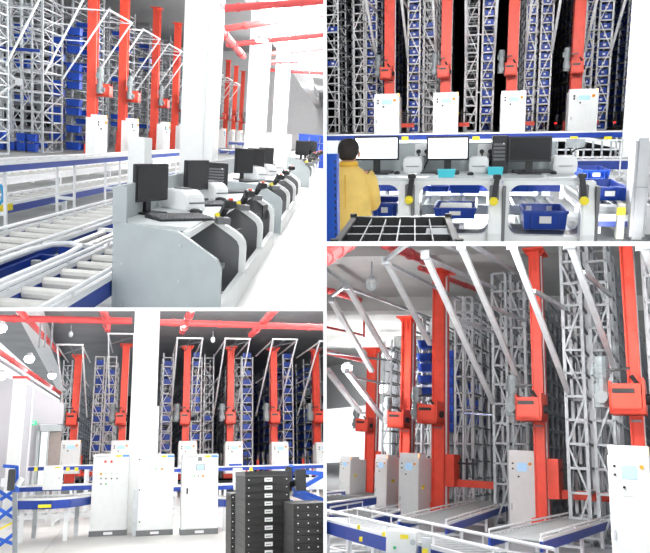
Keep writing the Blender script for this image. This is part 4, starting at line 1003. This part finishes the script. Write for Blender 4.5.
# blue frames with black screens
BP=mat('blue_paint',(.01,.10,.55),.4)
t=thing('blue_trolley','blue steel trolley frame with two black panels at the lower right','trolley',R,(0,0,0))
def bb(pts,w_,nm,m_,Y,dy=0):
    m=MB(); q=[R.P(u,v,Y=Y+dy*i) for i,(u,v) in enumerate(pts)]
    for a,b in zip(q[:-1],q[1:]): m.bar(a,b,w_)
    m.part(nm,m_,t)
for pts in (((291,466),(291,480)),((294,492),(325,474)),((291,470),(330,475)),((293,489),(330,503)),((293,494),(330,508)),((303,478),(303,498))): bb(pts,.07,'frame_bar',BP,12.2,.15)
for u0,u1,v0,v1 in ((286,292,466.5,482),(296,306,469,491)):
    a=R.P(u0,v1,Y=11.9); b=R.P(u1,v0,Y=11.9); B(a.x,b.x,11.9,12.0,a.z,b.z).part('black_panel',DARK,t,bevel=.01)
a=R.P(308,490,Y=12.6); b=R.P(330,478,Y=12.6); B(a.x,b.x,12.6,13.0,a.z,b.z).part('white_box',LBL,t,bevel=.01)
for u in (291,315,328): a=R.P(u,500,Y=12.4); B(a.x-.03,a.x+.03,12.4,12.46,0,a.z).part('leg',BP,t)
t=thing('blue_trolley','blue steel shelf frame with black panel at the bottom left corner','trolley',R,(0,0,0))
Y=8.5
for pts in (((17,466),(17,493)),((0,500),(15,490)),((-4,507),(17,520)),((-4,521),(16,505)),((-4,548),(17,531)),((-4,538),(17,545)),((15.5,492),(15.5,553)),((3,466),(17,467)),((-4,470),(-4,553)),((-4,489),(16,502))): bb(pts,.035,'frame_bar',BP,Y,.04)
bb(((15,492),(15,560)),.045,'steel_post',STEELD,Y-.1)
a=R.P(6.5,491,Y=Y-.2); b=R.P(15.5,469,Y=Y-.2); B(a.x,b.x,Y-.2,Y-.14,a.z,b.z).part('black_panel',DARK,t,bevel=.008)
a=R.P(0,487,Y=Y); b=R.P(7,478,Y=Y); B(a.x,b.x,Y,Y+.1,a.z,b.z).part('white_device',LBL,t,bevel=.008)
MB().cyl(R.P(17,486,Y=Y-.1),R.P(22,478,Y=Y-.1),.03,10).part('handle',LBL,t)
bb(((0,529),(16,521)),.02,'yellow_strip',YEL,Y-.05)
lamp(R,R.P(85,318,Y=11.5),480); lamp(R,R.P(165,318,Y=11.5),420); lamp(R,(2,23,6),900); lamp(R,(7,30,7.5),1050); lamp(R,(1.5,30,7.5),850)  # added fill lights for cabinets and cranes, no fittings
# ================================================================ ROOM BR (crane row seen obliquely)
R=BR
v_='lower right view'
floor(R,'floor_lower_right',-22,16,5,110,0,mat('dim_floor',(.33,.34,.35),.6,0,.08,1.2))
BA=-math.atan(.249)          # aisles run along this heading
AD=V((-.427,1,0)).normalized(); BD=V((.249,1,0)).normalized()
def XP(u,v,Y): return R.P(u,v,Y=Y)
# cabinets
cb=[(339.5,351,363,457,494,'farthest of five'),(375,387.5,398.5,456,507,'second farthest of five'),(398.5,419,435.5,455.5,520.5,'middle of five'),(508,535,547.5,454,534,'second nearest of five'),(607,648,660,452.5,580,'nearest of five')]
cpos=[]
for u0,u1,u2,vt,vb,nm in cb:
    f=R.P((u0+u1)/2,vb,Z=0); a=R.P(u0,vb,Z=0); 
    Y=f.y; x0=XP(u0,vt,Y).x; x1=XP(u1,vt,Y).x; w=x1-x0; h=XP((u0+u1)/2,vt+2,Y).z
    L=1.3 if Y<24 else 1.8
    cabinet(R,((x0+x1)/2,Y,0),BA,w,L,h,'white crane control cabinet with amber beacon, %s in %s'%(nm,v_)); cpos.append((x0,x1,Y,w,h))
# masts
ms=[(365,378,349,'farthest of five',0,34),(399.5,413.5,318,'second farthest of five',1,27),(431,447.5,271,'middle of five',2,22.3),(532,547,251,'second nearest of five',3,18.6),(628,646,205,'nearest of five',4,14.9)]
for u0,u1,vt,nm,ci,Y in ms:
    x0=XP(u0,400,Y).x; x1=XP(u1,400,Y).x; wt=x1-x0; top=XP((u0+u1)/2,vt,Y).z
    U=1.9
    w=wt*.74/U
    crane(R,((x0+x1)/2-.03,Y,0),BA,U,top,'orange-red stacker crane with drive box, %s in %s'%(nm,v_),w=w,d=.27,zs=-.09,mh=.6,cz=.5,arm=.75,bw=.8)
    # perforated edge strip of the mast
# racks : front frames
g='blue totes stored in the lower right racks'
rk=[(383,391,340,33,'first from left'),(413.5,422,318,28.5,'second from left'),(424,431,318,28.5,'third from left'),(455,463.5,297,24.6,'fourth from left'),(465,473,297,24.6,'fifth from left'),(493.5,507.5,274,21.3,'sixth from left'),(512.5,526.5,272,21.3,'seventh from left'),(566,585,238,18.0,'eighth from left'),(593.5,612.5,235,18.0,'ninth from left'),(652,675,225,15,'tenth from left')]
for i,(u0,u1,vt,Y,nm) in enumerate(rk):
    x0=XP(u0,400,Y).x; w=XP(u1,400,Y).x-x0; H=7.9 if i>2 else 7.4
    H=XP(u0,vt,Y).z
    rack(R,(x0,Y,0),BA,w,22,H,'tall grey lattice rack, %s in %s'%(nm,v_),bays=20 if Y<26 else 12,lev=.56,post=.075,zig=2,col=mat('rack_grey',(.56,.59,.61),.5,.1,.12,5),deep_shade_col=STEELD,braces=True)
# blue totes seen deep between the racks
for j,(u,v,Y,n,nn) in enumerate(((447,432,27.5,9,'beside middle crane'),(476,425,31,5,'behind fourth rack'))):
    for k in range(n):
        q=XP(u,v-9*k-0,Y); tote(R,(q.x,q.y,q.z),BA,.75,.9,.3,'dark blue tote stored %s, %s from bottom'%(nn,ORD[k] if k else 'lowest'),g,lab=False)
for k,(u,v) in enumerate(((428,372),(428,384),(428,396),(428,349),(427,362))):
    q=XP(u,v,28.2); tote(R,q,BA,.6,.8,.3,'blue tote left of middle mast, %s'%['middle','fourth down','lowest','topmost','second down'][k],g,lab=False)
q0=XP(464,413,24.2); q1=XP(493,415,22.2); MB().bar(q0,q1,.05).solo('blue_rack_beam',BLUED,R,'thin dark blue beam across the racks left of second nearest crane','beam')
# struts: long pale diagonals from rack fronts up towards the camera side
st=[((331,299,21),(372,371,25),'leftmost long one'),((347,286,19),(389,358,24),'second from left'),((386,261,16),(430,344,22),'from top left of farthest masts'),((425,255,15),(493,402.5,21.3),'crossing the middle crane mast'),((461,246,14),(519,381,20.8),'crossing the sixth rack'),((512,244,12.5),(568,392,17.9),'crossing the second nearest mast'),((569,243,11.5),(617,375,17.5),'crossing the eighth rack'),((643,243,10),(662,300,13),'at the top right corner'),((347,371,24),(384,420,30),'lower left one beside farthest masts'),((328,371,22),(360,412,28),'lowest at left edge')]
for a,b,nm in st:
    p=XP(a[0],a[1],a[2]); q=XP(b[0],b[1],b[2]); t=thing('bracing_strut','long pale diagonal steel strut, %s, %s'%(nm,v_),'strut',R,p); MB().bar((0,0,0),q-p,.11*a[2]/17+.03,.09*a[2]/17+.02).part('tube',STRUT,t); MB().box(-.09,.09,-.05,.05,-.1,.1).part('end_plate',STEEL,t)
tb=[((490,307,18.3),(526,321,21.2),'right of fourth rack'),((457.5,319,17.5),(493,332,21.2),'left of the sixth rack'),((583,272,13.5),(611,296,18),'before the ninth rack'),((534,291,14.5),(566,309,18),'left of the eighth rack'),((425,258,15),(495,288,21),'upper sloping bar above middle crane'),((326,268,20),(347,285,19),'upper left corner bar'),((386,260,16),(408,243,13),'short bar to the upper edge'),((331,297,21),(346,285,19),'short front bar at left'),((386,262,16),(460,300,24),'long roof bar left of middle crane'),((347,287,19),(430,318,28),'long roof bar above farthest cranes'),((470,243,13.5),(520,275,21),'roof bar above the sixth rack'),((440,243,14),(470,256,17),'short roof bar above middle mast'),((326,352,24),(400,362,36),'bar behind the farthest mast'),((348,376,26),(385,384,31),'tie bar beside farthest mast')]
for a,b,nm in tb:
    p=XP(*a); q=XP(*b); MB().bar((0,0,0),q-p,.08).solo('tie_bar',STEEL,R,'grey steel tie bar, %s, %s'%(nm,v_),'bar',loc=p)
# ceiling, pipes, lamp
CG=mat('grey_slab_ceiling',(.42,.42,.41),.85,0,.08,.8)
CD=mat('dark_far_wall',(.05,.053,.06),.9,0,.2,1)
B(-22,16,10,110,9.4,9.6).struct('ceiling_lower_right',CG,R)
for k,y in enumerate((24,34,46)): B(-22,16,y,y+1,8.7,9.4).struct('trim_beam_lower_right',CG,R)
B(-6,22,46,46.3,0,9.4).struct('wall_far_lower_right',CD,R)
MB().prism([(-22,75),(-6,52),(-6,52.3),(-22,75.3)],'z',5.5,9.4).struct('wall_upper_left_far',mat('pale_far_wall',(.75,.76,.77),.8),R)
def pr(u0,v0,y0,u1,v1,y1,r_,lab,c=3,col=None): return pipe(R,XP(u0,v0,y0),XP(u1,v1,y1),r_,lab,clamps=c,col=col)
pr(322,259,11,352,240,12,.13,'fat red pipe in the top left corner, '+v_)
pr(326,290,26,360,300,30,.12,'red pipe across ceiling at left, '+v_)
pr(385,244,17,430,262,22,.14,'dark red pipe above the middle crane at top, '+v_)
pr(326,327,32,362,335,36,.06,'thin red pipe near the far lamp, '+v_,2)
pr(364,316,33,364,337,33,.05,'short vertical red drop pipe, '+v_,1)
pr(420,268,24,478,290,30,.1,'red pipe behind the middle crane top, '+v_,2)
pr(326,352,40,372,362,42,.14,'bright red pipe behind the farthest mast, '+v_,2)
cage_lamp(R,XP(371.5,276,17),.75,'caged hanging lamp in the grey ceiling, upper left of lower right view')
for k,(u,v) in enumerate(((388,354),(347,367),(382,387))):
    q=XP(u,v,44); t=thing('bright_lamp','intensely bright hall lamp, %s of three behind the farthest masts'%['upper right','leftmost','lower right'][k],'lamp',R,q); MB().cyl((0,0,.05),(0,0,.3),.4,14,.15).part('shade',STEEL,t)
    MB().loft([[(rr*math.cos(2*PI*i/14),rr*math.sin(2*PI*i/14),z) for i in range(14)] for rr,z in ((.3,.05),(.35,-.1),(.25,-.3),(.08,-.36))]).part('bulb',mat('lamp_emitter_strong',(1,1,1),.4,emit=14),t,smooth=True)
    lamp(R,q-V((0,0,.8)),500,.4)
# conveyors. Aisle conveyors and the long near one
def cpx(label,a,b,zz,w,**k):
    p=R.P(a[0],a[1],Z=zz); q=R.P(b[0],b[1],Z=zz); d=(q-p).normalized(); n=V((-d.y,d.x,0))
    p=p+n*w/2; q=q+n*w/2                      # given line is the near (right hand) side
    return conveyor(R,(p.x,p.y,zz),(q.x,q.y,zz),w,label,**k)
cpx('long near conveyor with blue beam running across bottom of lower right view',(318,518),(500,566),.75,.75,legs=6,roller=.2,rr=.035,beam=.2,guard=True)
cpx('aisle conveyor with blue beam between second nearest and nearest cabinets',(541,541),(610,520),.55,.9,legs=3,roller=.24,rr=.035,beam=.18,guard=True,gh=.1)
cpx('aisle conveyor with blue beam between middle and second nearest cabinets',(446,525),(512,503),.5,1.0,legs=3,roller=.24,rr=.035,beam=.18,guard=True,gh=.1)
cpx('aisle conveyor with blue beam left of the middle cabinet',(372,518),(400,511),.45,1.0,legs=2,roller=.35,rr=.03,beam=.2,guard=True)
cpx('far blue conveyor left of second farthest cabinet',(324,504),(376,497),.5,1.2,legs=3,roller=.5,rr=.03,beam=.22)
cpx('farthest blue conveyor at left edge of the lower right view',(324,493),(345,491),.5,1.2,legs=2,roller=.6,rr=.03,beam=.2)
cpx('second tier grey conveyor under the long near one, bottom left',(318,546),(450,580),.25,.7,legs=3,roller=.25,rr=.035,beam=.1,blue=False)
p=R.P(400,545,Y=9.6)
a=R.P(386,540,Y=9.3); b=R.P(416,531,Y=9.3); 
t=thing('junction_box','white control box with yellow labels on the long near conveyor','cabinet',R,(a.x,9.3,0)); w=b.x-a.x; z1=R.P(400,531,Y=9.3).z
B(0,w,0,.3,z1-.45,z1).part('body',CAB,t,bevel=.01); B(w*.48,w*.75,-.01,0,z1-.09,z1-.04).part('yellow_label',YEL,t); MB().cyl((w*.9,-.03,z1-.12),(w*.9,0,z1-.12),.035,10).part('knob',STEEL,t); MB().cyl((w*.3,-.02,z1-.2),(w*.3,0,z1-.2),.02,8).part('green_lamp',GRN,t); B(w*.2,w*.3,.1,.2,0,z1-.45).part('support_leg',RAIL,t)
a=R.P(422,540,Y=9.1); t=thing('sensor_post','grey sensor post with yellow label right of the white control box','post',R,(a.x,9.1,0)); z1=R.P(425,538,Y=9.1).z; B(0,.1,0,.1,0,z1).part('post',STEEL,t); B(.0,.07,-.01,0,z1-.25,z1-.12).part('yellow_label',YEL,t)
for k,(u,v) in enumerate(((359,527),(384,534),(361,539))):
    q=XP(u,v,10.3-.6*k if k<2 else 10); t=thing('photo_sensor','small yellow sensor on near conveyor beam, %s'%['left','right beside the white box','hanging lowest'][k],'sensor',R,q); MB().box(-.02,.02,-.03,0,-.03,.03).part('housing',YEL,t)
lamp(R,XP(440,250,10.5),380); lamp(R,XP(470,250,12),450); lamp(R,XP(610,249,10),110); lamp(R,XP(334,395,26),650); lamp(R,(-5,18,7.5),1100); lamp(R,(-9,30,8.2),2500); lamp(R,(0,13,7.0),800)  # added fill lights over conveyors, cabinets and racks, no fittings
# ================================================================ dividers, camera, light, trimming at the dividing walls
def ray(u,v): return V(((u-CX)/F,1,-(v-CY)/F))
def slab(name,pa,pb,th,y0,y1,vert):
    a0=ray(*pa)*y0; b0=ray(*pb)*y0; a1=ray(*pa)*y1; b1=ray(*pb)*y1
    o=V((th/2,0,0)) if vert else V((0,0,th/2))
    m=MB(); m.loft([[a0-o,b0-o,b0+o,a0+o],[a1-o,b1-o,b1+o,a1+o]])
    return m.struct(name,mat('divider_white',(.9,.9,.9),.8,0,.01),None)
Y0=1.7
slab('wall_middle',(325,-60),(325,640),3.2/F*Y0,Y0,150,True)
slab('wall_divider_left',(-60,309.3),(323.5,309.3),3.6/F*Y0,Y0,150,False)
slab('wall_divider_right',(326.5,243.7),(710,243.7),4.6/F*Y0,Y0,150,False)
cam=bpy.data.cameras.new('camera'); co=bpy.data.objects.new('camera',cam); COL.objects.link(co)
co.rotation_euler=(PI/2,0,0); cam.sensor_fit='HORIZONTAL'; cam.sensor_width=36; cam.lens=36*F/650; cam.clip_end=500; cam.clip_start=.05
SC.camera=co
w=bpy.data.worlds.new('world'); SC.world=w; w.use_nodes=True
bg=w.node_tree.nodes['Background']; bg.inputs[0].default_value=(.93,.97,1,1); bg.inputs[1].default_value=1.0
def sun(name,dirv,e,ang=3,col=(1,1,1)):
    l=bpy.data.lights.new(name,'SUN'); l.energy=e; l.angle=math.radians(ang); l.color=col
    o=bpy.data.objects.new(name,l); COL.objects.link(o); o.rotation_euler=V(dirv).to_track_quat('-Z','Y').to_euler(); return o
sun('front_fill_sun',(.03,1,-.06),.55,6)  # frontal fill added from behind the camera
SC.view_settings.view_transform='Standard'; SC.view_settings.look='None'; SC.view_settings.gamma=1; SC.view_settings.exposure=.35
bpy.context.view_layer.update()
# cut what crosses a dividing wall: each hall ends at its own side of the dividers
def subtree(o):
    r=[o]
    for c in CH.get(o.name,[]): r+=subtree(c)
    return r
CH={}
for o in list(bpy.data.objects):
    if o.parent: CH.setdefault(o.parent.name,[]).append(o)
dead=set()
def outside_frame(pts):
    us=[(CX+F*p.x/max(p.y,.01), CY-F*p.z/max(p.y,.01)) for p in pts if p.y>.3]
    if not us: return True
    m=70
    return max(u for u,_ in us)<-m or min(u for u,_ in us)>650+m or max(v for _,v in us)<-m or min(v for _,v in us)>553+m
for root,room in OBJS:
    if room is None: continue
    for o in subtree(root):
        if o.type!='MESH': continue
        M=o.matrix_world; bb=[M@V(c) for c in o.bound_box]
        if outside_frame(bb) and o.get('kind')!='structure': dead.add(o.name); continue
        for ax,val,sg in room.clip:
            n=V((1,-(val-CX)/F,0)) if ax=='x' else V((0,(val-CY)/F,1))*-1   # positive = larger pixel coordinate
            n=(n*sg).normalized()
            ds=[n.dot(p) for p in bb]
            if min(ds)>=0: continue
            if max(ds)<=0: dead.add(o.name); break
            if o.data.users>1: o.data=o.data.copy()
            li=M.inverted(); pl=li@V((0,0,0)); nl=(M.to_3x3().transposed()@n)
            bm=bmesh.new(); bm.from_mesh(o.data)
            r=bmesh.ops.bisect_plane(bm,geom=bm.verts[:]+bm.edges[:]+bm.faces[:],plane_co=pl,plane_no=nl,clear_inner=True)
            ed=[e for e in r['geom_cut'] if isinstance(e,bmesh.types.BMEdge)]
            if ed and len(bm.faces)<20000: bmesh.ops.holes_fill(bm,edges=ed,sides=0)
            n_=len(bm.faces); bm.to_mesh(o.data); bm.free()
            if n_==0: dead.add(o.name); break
            bb=[M@v.co for v in o.data.vertices]
def alive(o):
    k=[c for c in CH.get(o.name,[]) if alive(c)]
    if o.type=='EMPTY': return bool(k)
    return o.name not in dead
def kill(o):
    for c in CH.get(o.name,[]): kill(c)
    bpy.data.objects.remove(o)
for root,room in list(OBJS):
    if not alive(root): kill(root); continue
    for o in subtree(root):
        if o is root: continue
        try:
            if o.name in dead and not [c for c in CH.get(o.name,[]) if c.name not in dead]: bpy.data.objects.remove(o)
        except ReferenceError: pass
print('OBJECTS',len(bpy.data.objects))
